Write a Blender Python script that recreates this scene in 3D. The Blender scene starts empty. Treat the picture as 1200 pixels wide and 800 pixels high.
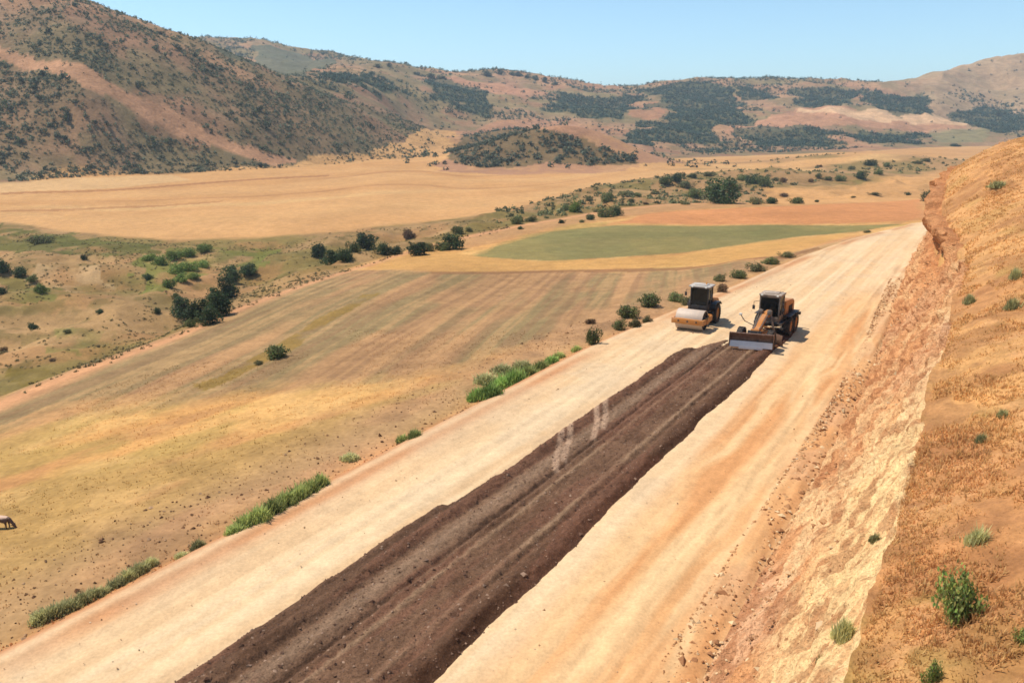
import bpy, bmesh, math, random
import numpy as np
from mathutils import Vector, Matrix

R = math.radians
SC = bpy.context.scene
COL = SC.collection
rng = np.random.default_rng(7)
random.seed(7)

# ------------------------------------------------------------------ camera, sky, sun
F = 942.0 / 1200.0            # focal length in picture widths
CAM_H = 13.0                  # drone height above the road
PITCH = math.atan(250.0 / 942.0)
cam = bpy.data.cameras.new('camera'); cam.sensor_width = 36.0; cam.lens = 36.0 * F
cam.clip_start = 0.5; cam.clip_end = 20000.0
camo = bpy.data.objects.new('camera', cam); COL.objects.link(camo)
camo.location = (0, 0, CAM_H); camo.rotation_euler = (math.pi / 2 - PITCH, 0, 0)
SC.camera = camo

SUN_EL = 61.0
SUN_AZ = -72.0                # degrees clockwise from +Y: the sun stands to the left
world = bpy.data.worlds.new('World'); SC.world = world; world.use_nodes = True
wn = world.node_tree.nodes; wl = world.node_tree.links
bg = wn['Background']; bg.inputs['Strength'].default_value = 0.122
sky = wn.new('ShaderNodeTexSky'); sky.sky_type = 'NISHITA'; sky.sun_disc = False
sky.sun_elevation = R(SUN_EL); sky.sun_rotation = R(SUN_AZ)
sky.altitude = 900; sky.air_density = 1.0; sky.dust_density = 0.3; sky.ozone_density = 1.6
tint = wn.new('ShaderNodeVectorMath'); tint.operation = 'MULTIPLY'; tint.inputs[1].default_value = (0.84, 1.0, 1.02)
wl.new(sky.outputs[0], tint.inputs[0]); wl.new(tint.outputs[0], bg.inputs['Color'])
sl = bpy.data.lights.new('sun', 'SUN'); sl.energy = 4.2; sl.angle = R(0.53); sl.color = (1.0, 0.92, 0.80)
so = bpy.data.objects.new('sun', sl); COL.objects.link(so)
sd = Vector((math.sin(R(SUN_AZ)) * math.cos(R(SUN_EL)), math.cos(R(SUN_AZ)) * math.cos(R(SUN_EL)), math.sin(R(SUN_EL))))
so.rotation_euler = (-sd).to_track_quat('-Z', 'Y').to_euler(); so.location = sd * 60
SC.view_settings.view_transform = 'Standard'; SC.view_settings.look = 'None'
SC.view_settings.exposure = 0.50; SC.view_settings.gamma = 1.0
SC.render.engine = 'CYCLES'
SC.cycles.use_denoising = True
SC.cycles.filter_width = 1.6
SC.cycles.max_bounces = 5; SC.cycles.diffuse_bounces = 3; SC.cycles.volume_bounces = 0
SC.cycles.transparent_max_bounces = 12

# ------------------------------------------------------------------ noise and small maths
def sstep(x):
    x = np.clip(x, 0, 1); return x * x * (3 - 2 * x)
def hash2(ix, iy, seed):
    h = (ix.astype(np.int64) * 374761393 + iy.astype(np.int64) * 668265263 + seed * 1442695041) & 0xFFFFFFFF
    h = ((h ^ (h >> 13)) * 1274126177) & 0xFFFFFFFF
    h = (h ^ (h >> 16)) & 0xFFFFFFFF
    return h.astype(np.float64) / 4294967295.0
def vnoise(x, y, seed=0):
    x = np.asarray(x, float); y = np.asarray(y, float)
    ix = np.floor(x); iy = np.floor(y); fx = x - ix; fy = y - iy
    fx = fx * fx * fx * (fx * (fx * 6 - 15) + 10); fy = fy * fy * fy * (fy * (fy * 6 - 15) + 10)
    a = hash2(ix, iy, seed); b = hash2(ix + 1, iy, seed); c = hash2(ix, iy + 1, seed); d = hash2(ix + 1, iy + 1, seed)
    return (a + (b - a) * fx) * (1 - fy) + (c + (d - c) * fx) * fy
def fbm(x, y, seed=0, octv=4, gain=0.5):
    s = 0; a = 1.0; n = 0
    for o in range(octv):
        c, sn = math.cos(o * 1.1), math.sin(o * 1.1)
        s = s + a * vnoise((x * c - y * sn) * 2 ** o + 17.3 * o, (x * sn + y * c) * 2 ** o - 9.1 * o, seed + o); n += a; a *= gain
    return s / n                                            # 0..1, mean 0.5
def lin(r, g, b):
    c = np.array([r, g, b]) / 255.0
    return np.where(c < 0.04045, c / 12.92, ((c + 0.055) / 1.055) ** 2.4)
KL = 1.66                                                    # what the sun and sky multiply a flat albedo by
def alb(r, g, b): return lin(r, g, b) / KL
def mixc(base, c, w):
    return base + (np.asarray(c) - base) * np.asarray(w)[..., None]

# ------------------------------------------------------------------ picture rays (used to measure places on the terrain)
cP, sP = math.cos(PITCH), math.sin(PITCH)
def rays(u, v):
    x = (np.asarray(u, float) - 600) / 942.0; y = (400 - np.asarray(v, float)) / 942.0
    return x, cP + y * sP, -sP + y * cP
def at_z(u, v, z):
    dx, dy, dz = rays(u, v); k = (z - CAM_H) / dz
    return k * dx, k * dy

# road axis: s along, t to the right of the camera's foot
AX = math.atan(581 * cP / 942.0)
DS = np.array([math.sin(AX), math.cos(AX)]); DN = np.array([math.cos(AX), -math.sin(AX)])
def st(X, Y): return X * DS[0] + Y * DS[1], X * DN[0] + Y * DN[1]
def xy(s, t): return s * DS[0] + t * DN[0], s * DS[1] + t * DN[1]
def f_tl(s): return np.interp(s, [-60, 44, 52, 62, 70, 80, 90, 105, 127, 150, 180, 220], [-20, -20, -19.4, -18.5, -17.7, -17.1, -16.2, -14.2, -9.5, -1, 14, 40])
def f_tr(s): return np.interp(s, [-60, 40, 54, 66, 77, 90, 105, 126, 150, 180, 220], [-4.5, -4.5, -4.8, -5.5, -6.0, -5.6, -3.4, 2, 11, 26, 52])
def f_tt(s): return np.interp(s, [-60, 10, 25, 40, 48, 54, 59, 64, 75, 90, 105, 126, 150], [-1.2, -1.05, -0.97, -0.9, -0.95, -1.2, -2.1, -2.9, -3.8, -3.4, -1.0, 4.6, 13.5])
def f_zt(s): return np.interp(s, [-60, 10, 25, 40, 52, 64, 72, 80, 90, 104], [3.2, 3.8, 4.5, 5.3, 6.0, 6.9, 8.4, 9.2, 9.4, 9.2])
def f_zm(s): return np.interp(s, [-60, 0, 20, 40, 60, 75, 100], [7.5, 8.2, 9.0, 10.4, 12.1, 12.9, 13.1])

# ------------------------------------------------------------------ terrain: lines of measured points, near to far
def znodes(lst): return [(u, v, 'z', z) for u, v, z in lst]
def ynodes(lst): return [(u, v, 'Y', y) for u, v, y in lst]
L1 = znodes([(-500, 640, -3.2), (0, 560, -3.0), (200, 480, -3.0), (430, 395, -3.2), (600, 330, -4), (800, 312, -3.5), (950, 287, -2.5), (1070, 262, -2.2), (1400, 258, -2.2)])
L2 = znodes([(-500, 585, -5.2), (0, 470, -5), (200, 395, -5), (430, 312, -5), (500, 290, -5), (560, 276, -5), (620, 264, -5), (720, 246, -5), (800, 240, -5), (900, 238, -5), (1080, 232, -5), (1400, 226, -5)])
L3 = znodes([(-500, 540, -13), (0, 455, -13), (150, 415, -13.5), (300, 350, -14), (430, 305, -13), (500, 285, -11), (600, 262, -9.4), (720, 243, -8), (840, 238, -8), (1000, 234, -8), (1400, 226, -8)])
L4 = znodes([(-500, 240, -11), (0, 261, -11), (130, 278, -11), (200, 283, -11), (300, 282, -11), (370, 276, -10.5), (500, 263, -9.8), (600, 245, -8.5), (650, 232, -8), (720, 216, -7.5), (800, 204, -7), (850, 204, -7), (950, 210, -7), (1100, 205, -7), (1400, 205, -7)])
L5 = znodes([(-500, 222, -6), (0, 213, -6), (100, 207, -6), (200, 203, -6), (300, 198, -5), (400, 192, -4.5), (450, 187, -4), (500, 189, -5), (540, 197, -6.5), (650, 198, -6.5), (740, 190, -7), (800, 186, -7), (900, 182, -7), (1000, 178, -5), (1130, 172, -4), (1400, 170, -4)])
L6 = ynodes([(-500, 110, 400), (0, 110, 380), (100, 105, 375), (200, 122, 400), (300, 138, 425), (400, 156, 470), (450, 170, 500), (500, 178, 510), (560, 175, 560), (650, 174, 600), (740, 174, 640), (850, 172, 720), (950, 167, 760), (1050, 162, 800), (1150, 158, 880), (1400, 152, 880)])
L7 = ynodes([(-500, -70, 570), (-100, -28, 540), (0, -8, 530), (75, 0, 525), (130, 18, 518), (190, 39, 510), (240, 54, 520), (300, 79, 540), (350, 92, 555), (400, 111, 570), (440, 130, 580), (480, 150, 630), (520, 157, 670), (560, 154, 700), (650, 152, 750), (740, 152, 780), (850, 147, 830), (950, 142, 870), (1050, 139, 920), (1150, 136, 1100), (1400, 130, 1100)])
L8 = ynodes([(-500, 60, 850), (0, 80, 800), (240, 95, 750), (300, 98, 770), (350, 87, 900), (385, 78, 950), (430, 77, 970), (470, 83, 980), (500, 92, 980), (540, 98, 1000), (600, 105, 1000), (650, 115, 1000), (740, 122, 1000), (850, 120, 1020), (950, 118, 1050), (1050, 115, 1100), (1150, 105, 1220), (1400, 80, 1220)])
L9 = ynodes([(-500, 70, 1350), (0, 62, 1350), (200, 55, 1350), (250, 52, 1350), (300, 53, 1350), (340, 60, 1350), (380, 68, 1350), (430, 78, 1340), (500, 88, 1300), (540, 90, 1280), (600, 85, 1260), (640, 94, 1260), (700, 102, 1260), (740, 105, 1260), (775, 98, 1260), (850, 95, 1260), (940, 95, 1260), (1000, 99, 1270), (1060, 95, 1300), (1120, 82, 1350), (1200, 62, 1400), (1300, 45, 1400), (1500, 30, 1400)])
NAZ = 1400
AZ = np.linspace(-2.4, 2.4, NAZ)
def gsm(a, sig):
    r = int(sig * 3); k = np.exp(-0.5 * (np.arange(-r, r + 1) / sig) ** 2); k /= k.sum()
    return np.convolve(np.pad(a, r, mode='edge'), k, mode='valid')
LY, LZ = [], []
for L in (L1, L2, L3, L4, L5, L6, L7, L8, L9):
    az, yy, zz = [], [], []
    for u, v, m, val in L:
        if m == 'z':
            X, Y = at_z(u, v, val); Z = val
        else:
            dx, dy, dz = rays(u, v); k = val / dy; X, Y, Z = k * dx, val, CAM_H + k * dz
        az.append(X / Y); yy.append(float(Y)); zz.append(float(Z))
    o = np.argsort(az); az = np.array(az)[o]; yy = np.array(yy)[o]; zz = np.array(zz)[o]
    LY.append(gsm(np.interp(AZ, az, np.log(yy)), 4)); LZ.append(gsm(np.interp(AZ, az, zz), 4))
LY = [np.exp(a) for a in LY]
y0 = np.clip(23.0 / np.maximum(math.sin(AX) - AZ * math.cos(AX), 0.02), 8, 400)
y0 = np.minimum(y0, 0.82 * LY[0])
LY = [0 * AZ + 1.0, y0] + LY; LZ = [0 * AZ - 1.1, 0 * AZ - 1.1] + LZ
LY += [LY[-1] + 350, 0 * AZ + 4500, 0 * AZ + 12000]; LZ += [LZ[-1] - 40, 0 * AZ - 8, 0 * AZ - 8]
LY = np.array(LY).T; LZ = np.array(LZ).T                      # [NAZ, K]; columns 0,1 near, 2..10 = L1..L9
for k in range(1, LY.shape[1]): LY[:, k] = np.maximum(LY[:, k], LY[:, k - 1] * 1.01)
K = LY.shape[1]
QF = np.log(LY + 30)                                          # interpolate over log distance
dq = np.diff(QF, axis=1); dl = np.diff(LZ, axis=1) / dq
SL = np.zeros_like(LZ); SL[:, 0] = dl[:, 0]; SL[:, -1] = dl[:, -1]
h0, h1, d0, d1 = dq[:, :-1], dq[:, 1:], dl[:, :-1], dl[:, 1:]
w1, w2 = 2 * h1 + h0, h1 + 2 * h0
with np.errstate(divide='ignore', invalid='ignore'):
    hm = (w1 + w2) / (w1 / d0 + w2 / d1)
SL[:, 1:-1] = np.where(d0 * d1 > 0, hm, 0)
def lines(X, Y):
    "distances of the terrain lines in the direction of each point, [N, K]"
    a = np.clip((X / np.maximum(Y, 1.0) + 2.4) / 4.8 * (NAZ - 1), 0, NAZ - 1.001)
    i = a.astype(int); f = (a - i)[:, None]
    return LY[i] * (1 - f) + LY[i + 1] * f
def far_z(X, Y):
    a = np.clip((X / np.maximum(Y, 1.0) + 2.4) / 4.8 * (NAZ - 1), 0, NAZ - 1.001)
    i = a.astype(int); f = a - i; q = np.log(np.maximum(Y, 1.0) + 30)
    out = 0
    for j, wgt in ((i, 1 - f), (i + 1, f)):
        Q = QF[j]; k = np.clip((q[:, None] >= Q).sum(1) - 1, 0, K - 2); n = np.arange(len(q))
        qa, qb = Q[n, k], Q[n, k + 1]; h = qb - qa; x = np.clip((q - qa) / h, 0, 1)
        za, zb, sa, sb = LZ[j, k], LZ[j, k + 1], SL[j, k], SL[j, k + 1]
        z = za * (1 + 2 * x) * (1 - x) ** 2 + h * sa * x * (1 - x) ** 2 + zb * x * x * (3 - 2 * x) + h * sb * x * x * (x - 1)
        out = out + z * wgt
    return out
def bump(X, Y, cx, cy, sx, sy, h): return h * np.exp(-((X - cx) / sx) ** 2 - ((Y - cy) / sy) ** 2)
def hill_right(s, t):
    "cut slope and grassy hillside to the right of the road, above the road level"
    tr, tt, zt, zm = f_tr(s), f_tt(s), f_zt(s), f_zm(s)
    u = np.clip((t - tr) / (tt - tr), 0, 1)
    cut = zt * (0.72 * u + 0.28 * u ** 2)
    k = np.maximum(zm - zt, 0.8)
    top = k * (1 - np.exp(-np.interp(s, [30, 75], [0.5, 1.0]) * np.maximum(t - tt, 0) / k))
    return cut + top
def height(X, Y):
    X = np.asarray(X, float).ravel(); Y = np.asarray(Y, float).ravel(); out = np.empty_like(X)
    for i in range(0, len(X), 200000):
        x, y = X[i:i + 200000], Y[i:i + 200000]
        zf = far_z(x, y); L = lines(x, y)
        hm = sstep((y - L[:, 6]) / (0.25 * L[:, 6])) * (1 - sstep((y - 2500) / 800))
        rid = 1 - np.abs(2 * fbm(x / 140, y / 140, 3, 5) - 1)
        zf = zf + hm * (np.minimum(y, 1300) / 500) ** 0.7 * ((rid - 0.75) * 11 + (fbm(x / 38, y / 38, 21, 4) - 0.5) * 4.5)
        gm = sstep((y - L[:, 3]) / 12) * (1 - sstep((y - L[:, 5]) / 15 + 1))
        zf = zf + gm * ((0.6 * fbm(x / 30, y / 30, 31, 4) + 0.4 * (1 - np.abs(2 * fbm(x / 22, y / 22, 37, 4) - 1)) - 0.6) * 8.5)
        zf = zf + (fbm(x / 60, y / 60, 41, 3) - 0.5) * 1.2 * (1 - hm) * sstep((y - L[:, 1]) / 30)
        zf = zf + bump(x, y, 18, 452, 46, 34, 17) + bump(x, y, 50, 462, 30, 26, 7) + bump(x, y, 2, 570, 60, 50, 13)
        zf = zf + bump(x, y, 190, 440, 60, 34, 6.5) + bump(x, y, 110, 330, 34, 22, 3.0)
        s, t = st(x, y); tl = f_tl(s)
        ms = 1 - sstep((s - 150) / 40)
        bank = -1.1 * sstep((tl - t) / 2.6)
        w = sstep((tl - 1.5 - t) / 5.0)
        z = np.where(t < tl, bank * (1 - w) + zf * w, 0.0)
        hr = hill_right(s, t) * (1 - sstep((s - 100) / 38)) * (1 - sstep((t - 90) / 120))
        hr = hr + (fbm(x / 7, y / 7, 51, 4) - 0.5) * 0.7 * sstep((t - f_tt(s)) / 3)
        z = np.where(t > f_tr(s), hr, z)
        z = z * ms + zf * (1 - ms)
        far_right = sstep((t - 90) / 120)
        z = z * (1 - far_right) + zf * far_right
        out[i:i + 200000] = z
    return out

# the terrain grid: columns fan out from a point behind the camera, rows grow with distance
YB = 30.0
cu = np.linspace(-0.80, 0.84, 1150); du = cu[1] - cu[0]
ext = np.cumsum(du * 1.06 ** np.arange(1, 60))
CU = np.concatenate([(cu[0] - ext)[::-1], cu, cu[-1] + ext])
RW = np.exp(np.linspace(math.log(6.0), math.log(9000.0), 1150))
GX = RW[:, None] * CU[None, :]; GY = np.repeat(RW[:, None], len(CU), 1) - YB
GZ = height(GX, GY).reshape(GX.shape)
lnR0, dlnR = math.log(RW[0]), math.log(RW[1] / RW[0])
CUI = np.arange(len(CU))
def zat(X, Y):
    X = np.asarray(X, float); Y = np.asarray(Y, float)
    r = np.maximum(Y + YB, RW[0]); i = np.clip((np.log(r) - lnR0) / dlnR, 0, len(RW) - 1.001); j = np.clip(np.interp(X / r, CU, CUI), 0, len(CU) - 1.001)
    i0 = i.astype(int); j0 = j.astype(int); fi = i - i0; fj = j - j0
    return (GZ[i0, j0] * (1 - fj) + GZ[i0, j0 + 1] * fj) * (1 - fi) + (GZ[i0 + 1, j0] * (1 - fj) + GZ[i0 + 1, j0 + 1] * fj) * fi
KM = np.exp(np.linspace(math.log(6.0), math.log(2600.0), 2600))
def at(u, v):
    "places on the terrain that were measured in the photograph"
    u = np.atleast_1d(np.asarray(u, float)); v = np.atleast_1d(np.asarray(v, float)); out = np.zeros((len(u), 3))
    for n, (a, b) in enumerate(zip(u, v)):
        dx, dy, dz = rays(a, b); X, Y, Z = KM * dx, KM * dy, CAM_H + KM * dz
        h = Z - zat(X, Y); w = np.where(h < 0)[0]
        if len(w) and w[0] > 0:
            i = w[0]; f = h[i - 1] / (h[i - 1] - h[i]); k = KM[i - 1] + (KM[i] - KM[i - 1]) * f
        else:
            k = KM[np.argmin(np.abs(h))]
        x, y = k * dx, k * dy; out[n] = (x, y, float(zat(x, y)))
    return out
def poly(pts):
    p = np.array(pts, float); q = at(p[:, 0], p[:, 1]); return q[:, :2]
def inside(P, X, Y):
    r = np.zeros(X.shape, bool); n = len(P)
    x0, y0_, x1, y1 = P[:, 0].min(), P[:, 1].min(), P[:, 0].max(), P[:, 1].max()
    m = (X > x0) & (X < x1) & (Y > y0_) & (Y < y1); xs, ys = X[m], Y[m]; rr = np.zeros(xs.shape, bool)
    for i in range(n):
        xa, ya = P[i]; xb, yb = P[(i + 1) % n]
        if ya == yb: continue
        c = ((ya > ys) != (yb > ys)) & (xs < (xb - xa) * (ys - ya) / (yb - ya) + xa); rr ^= c
    r[m] = rr; return r
def warped(P, X, Y, amp, wl, seed=0):
    return inside(P, X + (fbm(X / wl, Y / wl, seed + 71, 4) - 0.5) * 2 * amp, Y + (fbm(X / wl, Y / wl, seed + 97, 4) - 0.5) * 2 * amp)

# ------------------------------------------------------------------ object helpers
def tag(o, label=None, cat=None, group=None, kind=None):
    if label: o['label'] = label
    if cat: o['category'] = cat
    if group: o['group'] = group
    if kind: o['kind'] = kind
    return o
def empty(name, loc=(0, 0, 0), rz=0.0):
    o = bpy.data.objects.new(name, None); COL.objects.link(o); o.location = loc; o.rotation_euler = (0, 0, rz); o.empty_display_size = 0.3; return o
def raw_mesh(name, V, Fq, mat, col=None, smooth=True, nper=4):
    V = np.asarray(V, np.float32); Fq = np.asarray(Fq, np.int32)
    me = bpy.data.meshes.new(name); me.vertices.add(len(V)); me.vertices.foreach_set('co', V.ravel())
    me.loops.add(Fq.size); me.loops.foreach_set('vertex_index', Fq.ravel())
    me.polygons.add(len(Fq)); me.polygons.foreach_set('loop_start', np.arange(0, Fq.size, nper, dtype=np.int32))
    me.polygons.foreach_set('use_smooth', np.full(len(Fq), smooth))
    if col is not None:
        a = me.color_attributes.new('col', 'FLOAT_COLOR', 'POINT')
        c = np.ones((len(V), 4), np.float32); c[:, :3] = col; a.data.foreach_set('color', c.ravel())
    me.update(calc_edges=True); me.materials.append(mat)
    return me
def link_mesh(name, me, parent=None):
    o = bpy.data.objects.new(name, me); COL.objects.link(o)
    if parent: o.parent = parent
    return o
def grid_faces(nr, nc, mask=None):
    i = np.arange(nr * nc).reshape(nr, nc)
    f = np.stack([i[:-1, :-1], i[:-1, 1:], i[1:, 1:], i[1:, :-1]], -1).reshape(-1, 4)
    return f if mask is None else f[mask.ravel()]
def compact(V, Fq, C):
    u, inv = np.unique(Fq, return_inverse=True); return V[u], inv.reshape(Fq.shape), C[u]

# ------------------------------------------------------------------ materials
def new_mat(name):
    m = bpy.data.materials.new(name); m.use_nodes = True; nt = m.node_tree; return m, nt.nodes, nt.links, nt.nodes['Principled BSDF']
def earth_mat(name, scales, amp, bump_d, rough=0.95, spec=0.1):
    "vertex colour broken up by noise of several sizes, with a bump"
    m, n, l, b = new_mat(name)
    b.inputs['Roughness'].default_value = rough; b.inputs['Specular IOR Level'].default_value = spec
    at_ = n.new('ShaderNodeAttribute'); at_.attribute_name = 'col'
    tc = n.new('ShaderNodeTexCoord'); cur = at_.outputs['Color']; hsum = None
    for k, sc in enumerate(scales):
        nz = n.new('ShaderNodeTexNoise'); nz.inputs['Scale'].default_value = sc; nz.inputs['Detail'].default_value = 4.0; nz.inputs['Roughness'].default_value = 0.6
        l.new(tc.outputs['Object'], nz.inputs['Vector'])
        mr = n.new('ShaderNodeMapRange'); mr.inputs['From Min'].default_value = 0.3; mr.inputs['From Max'].default_value = 0.7
        mr.inputs['To Min'].default_value = 1 - amp[k]; mr.inputs['To Max'].default_value = 1 + amp[k]
        l.new(nz.outputs['Fac'], mr.inputs['Value'])
        vm = n.new('ShaderNodeVectorMath'); vm.operation = 'SCALE'; l.new(cur, vm.inputs[0]); l.new(mr.outputs[0], vm.inputs['Scale']); cur = vm.outputs[0]
        bp = n.new('ShaderNodeBump'); bp.inputs['Strength'].default_value = 0.8; bp.inputs['Distance'].default_value = bump_d[k]
        l.new(nz.outputs['Fac'], bp.inputs['Height'])
        if hsum is not None: l.new(hsum, bp.inputs['Normal'])
        hsum = bp.outputs['Normal']
    l.new(cur, b.inputs['Base Color']); l.new(hsum, b.inputs['Normal'])
    return m
def vcol_mat(name, rough=0.9, transl=0.0, var=0.18):
    m, n, l, b = new_mat(name)
    a = n.new('ShaderNodeAttribute'); a.attribute_name = 'col'
    oi = n.new('ShaderNodeObjectInfo'); mr = n.new('ShaderNodeMapRange'); mr.inputs['To Min'].default_value = 1 - var; mr.inputs['To Max'].default_value = 1 + var
    l.new(oi.outputs['Random'], mr.inputs['Value'])
    vm = n.new('ShaderNodeVectorMath'); vm.operation = 'SCALE'; l.new(a.outputs['Color'], vm.inputs[0]); l.new(mr.outputs[0], vm.inputs['Scale'])
    l.new(vm.outputs[0], b.inputs['Base Color']); b.inputs['Roughness'].default_value = rough; b.inputs['Specular IOR Level'].default_value = 0.15
    if transl > 0:
        tr = n.new('ShaderNodeBsdfTranslucent'); l.new(vm.outputs[0], tr.inputs['Color']); mx = n.new('ShaderNodeMixShader'); mx.inputs[0].default_value = transl
        l.new(b.outputs[0], mx.inputs[1]); l.new(tr.outputs[0], mx.inputs[2]); l.new(mx.outputs[0], n['Material Output'].inputs['Surface'])
    return m
def leaf_mat(name, rgb, var=0.38):
    "leaves: the mesh carries light and dark leaves, the material the colour of the kind"
    m, n, l, b = new_mat(name)
    a = n.new('ShaderNodeAttribute'); a.attribute_name = 'col'
    oi = n.new('ShaderNodeObjectInfo'); mr = n.new('ShaderNodeMapRange'); mr.inputs['To Min'].default_value = 1 - var; mr.inputs['To Max'].default_value = 1 + var
    l.new(oi.outputs['Random'], mr.inputs['Value'])
    mu = n.new('ShaderNodeVectorMath'); mu.operation = 'MULTIPLY'; mu.inputs[1].default_value = rgb; l.new(a.outputs['Color'], mu.inputs[0])
    vm = n.new('ShaderNodeVectorMath'); vm.operation = 'SCALE'; l.new(mu.outputs[0], vm.inputs[0]); l.new(mr.outputs[0], vm.inputs['Scale'])
    l.new(vm.outputs[0], b.inputs['Base Color']); b.inputs['Roughness'].default_value = 0.7; b.inputs['Specular IOR Level'].default_value = 0.2
    tr = n.new('ShaderNodeBsdfTranslucent'); l.new(vm.outputs[0], tr.inputs['Color']); mx = n.new('ShaderNodeMixShader'); mx.inputs[0].default_value = 0.35
    l.new(b.outputs[0], mx.inputs[1]); l.new(tr.outputs[0], mx.inputs[2]); l.new(mx.outputs[0], n['Material Output'].inputs['Surface'])
    return m
def paint_mat(name, rgb, rough=0.5, metal=0.0, dirt=0.35, dirt_rgb=(0.42, 0.30, 0.20), scale=3.0):
    "paint or metal with dust lying on it in patches"
    m, n, l, b = new_mat(name)
    tc = n.new('ShaderNodeTexCoord'); nz = n.new('ShaderNodeTexNoise'); nz.inputs['Scale'].default_value = scale; nz.inputs['Detail'].default_value = 6; nz.inputs['Roughness'].default_value = 0.65
    l.new(tc.outputs['Object'], nz.inputs['Vector'])
    mr = n.new('ShaderNodeMapRange'); mr.inputs['From Min'].default_value = 0.42; mr.inputs['From Max'].default_value = 0.72; mr.inputs['To Max'].default_value = dirt; l.new(nz.outputs['Fac'], mr.inputs['Value'])
    mx = n.new('ShaderNodeMix'); mx.data_type = 'RGBA'; mx.inputs['A'].default_value = (*rgb, 1); mx.inputs['B'].default_value = (*dirt_rgb, 1)
    l.new(mr.outputs[0], mx.inputs['Factor']); l.new(mx.outputs['Result'], b.inputs['Base Color'])
    b.inputs['Metallic'].default_value = metal; b.inputs['Roughness'].default_value = rough; b.inputs['Specular IOR Level'].default_value = 0.35
    return m
def glass_mat(name):
    m, n, l, b = new_mat(name)
    b.inputs['Base Color'].default_value = (0.012, 0.016, 0.016, 1); b.inputs['Roughness'].default_value = 0.08
    t = n.new('ShaderNodeBsdfTransparent'); t.inputs['Color'].default_value = (0.45, 0.5, 0.48, 1); mx = n.new('ShaderNodeMixShader'); mx.inputs[0].default_value = 0.55
    l.new(b.outputs[0], mx.inputs[1]); l.new(t.outputs[0], mx.inputs[2]); l.new(mx.outputs[0], n['Material Output'].inputs['Surface'])
    return m
M = {}
M['ground'] = earth_mat('dry_field', [0.06, 0.55, 3.5], [0.10, 0.13, 0.17], [0.3, 0.08, 0.06])
M['hills'] = earth_mat('hill_soil', [0.02, 0.12, 0.7], [0.12, 0.22, 0.22], [2.0, 0.8, 0.3])
M['road'] = earth_mat('packed_earth', [0.35, 2.0, 11.0], [0.06, 0.09, 0.12], [0.05, 0.02, 0.02])
M['dark'] = earth_mat('dark_gravel', [0.8, 5.0, 22.0], [0.12, 0.20, 0.42], [0.04, 0.04, 0.03])
M['cut'] = earth_mat('broken_marl', [0.7, 3.5, 14.0], [0.10, 0.16, 0.24], [0.10, 0.12, 0.08])
M['hillside'] = earth_mat('dry_grass_soil', [0.25, 2.0, 12.0], [0.10, 0.14, 0.18], [0.1, 0.10, 0.06])
M['tuft'] = vcol_mat('grass_blades', 0.8, 0.5)
M['stone'] = vcol_mat('loose_stone', 0.95, 0.0, 0.1)
LEAF = dict(dark=leaf_mat('leaves_dark', (0.062, 0.088, 0.036)), mid=leaf_mat('leaves_mid', (0.150, 0.165, 0.060)), bright=leaf_mat('leaves_bright', (0.175, 0.225, 0.055)),
            olive=leaf_mat('leaves_olive', (0.165, 0.155, 0.065)), brown=leaf_mat('leaves_brown', (0.160, 0.095, 0.050)), far=leaf_mat('leaves_far', (0.090, 0.102, 0.062)))
M['bark'] = paint_mat('bark', (0.10, 0.07, 0.045), 0.95, 0, 0.5, (0.2, 0.15, 0.1), 6)

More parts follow.
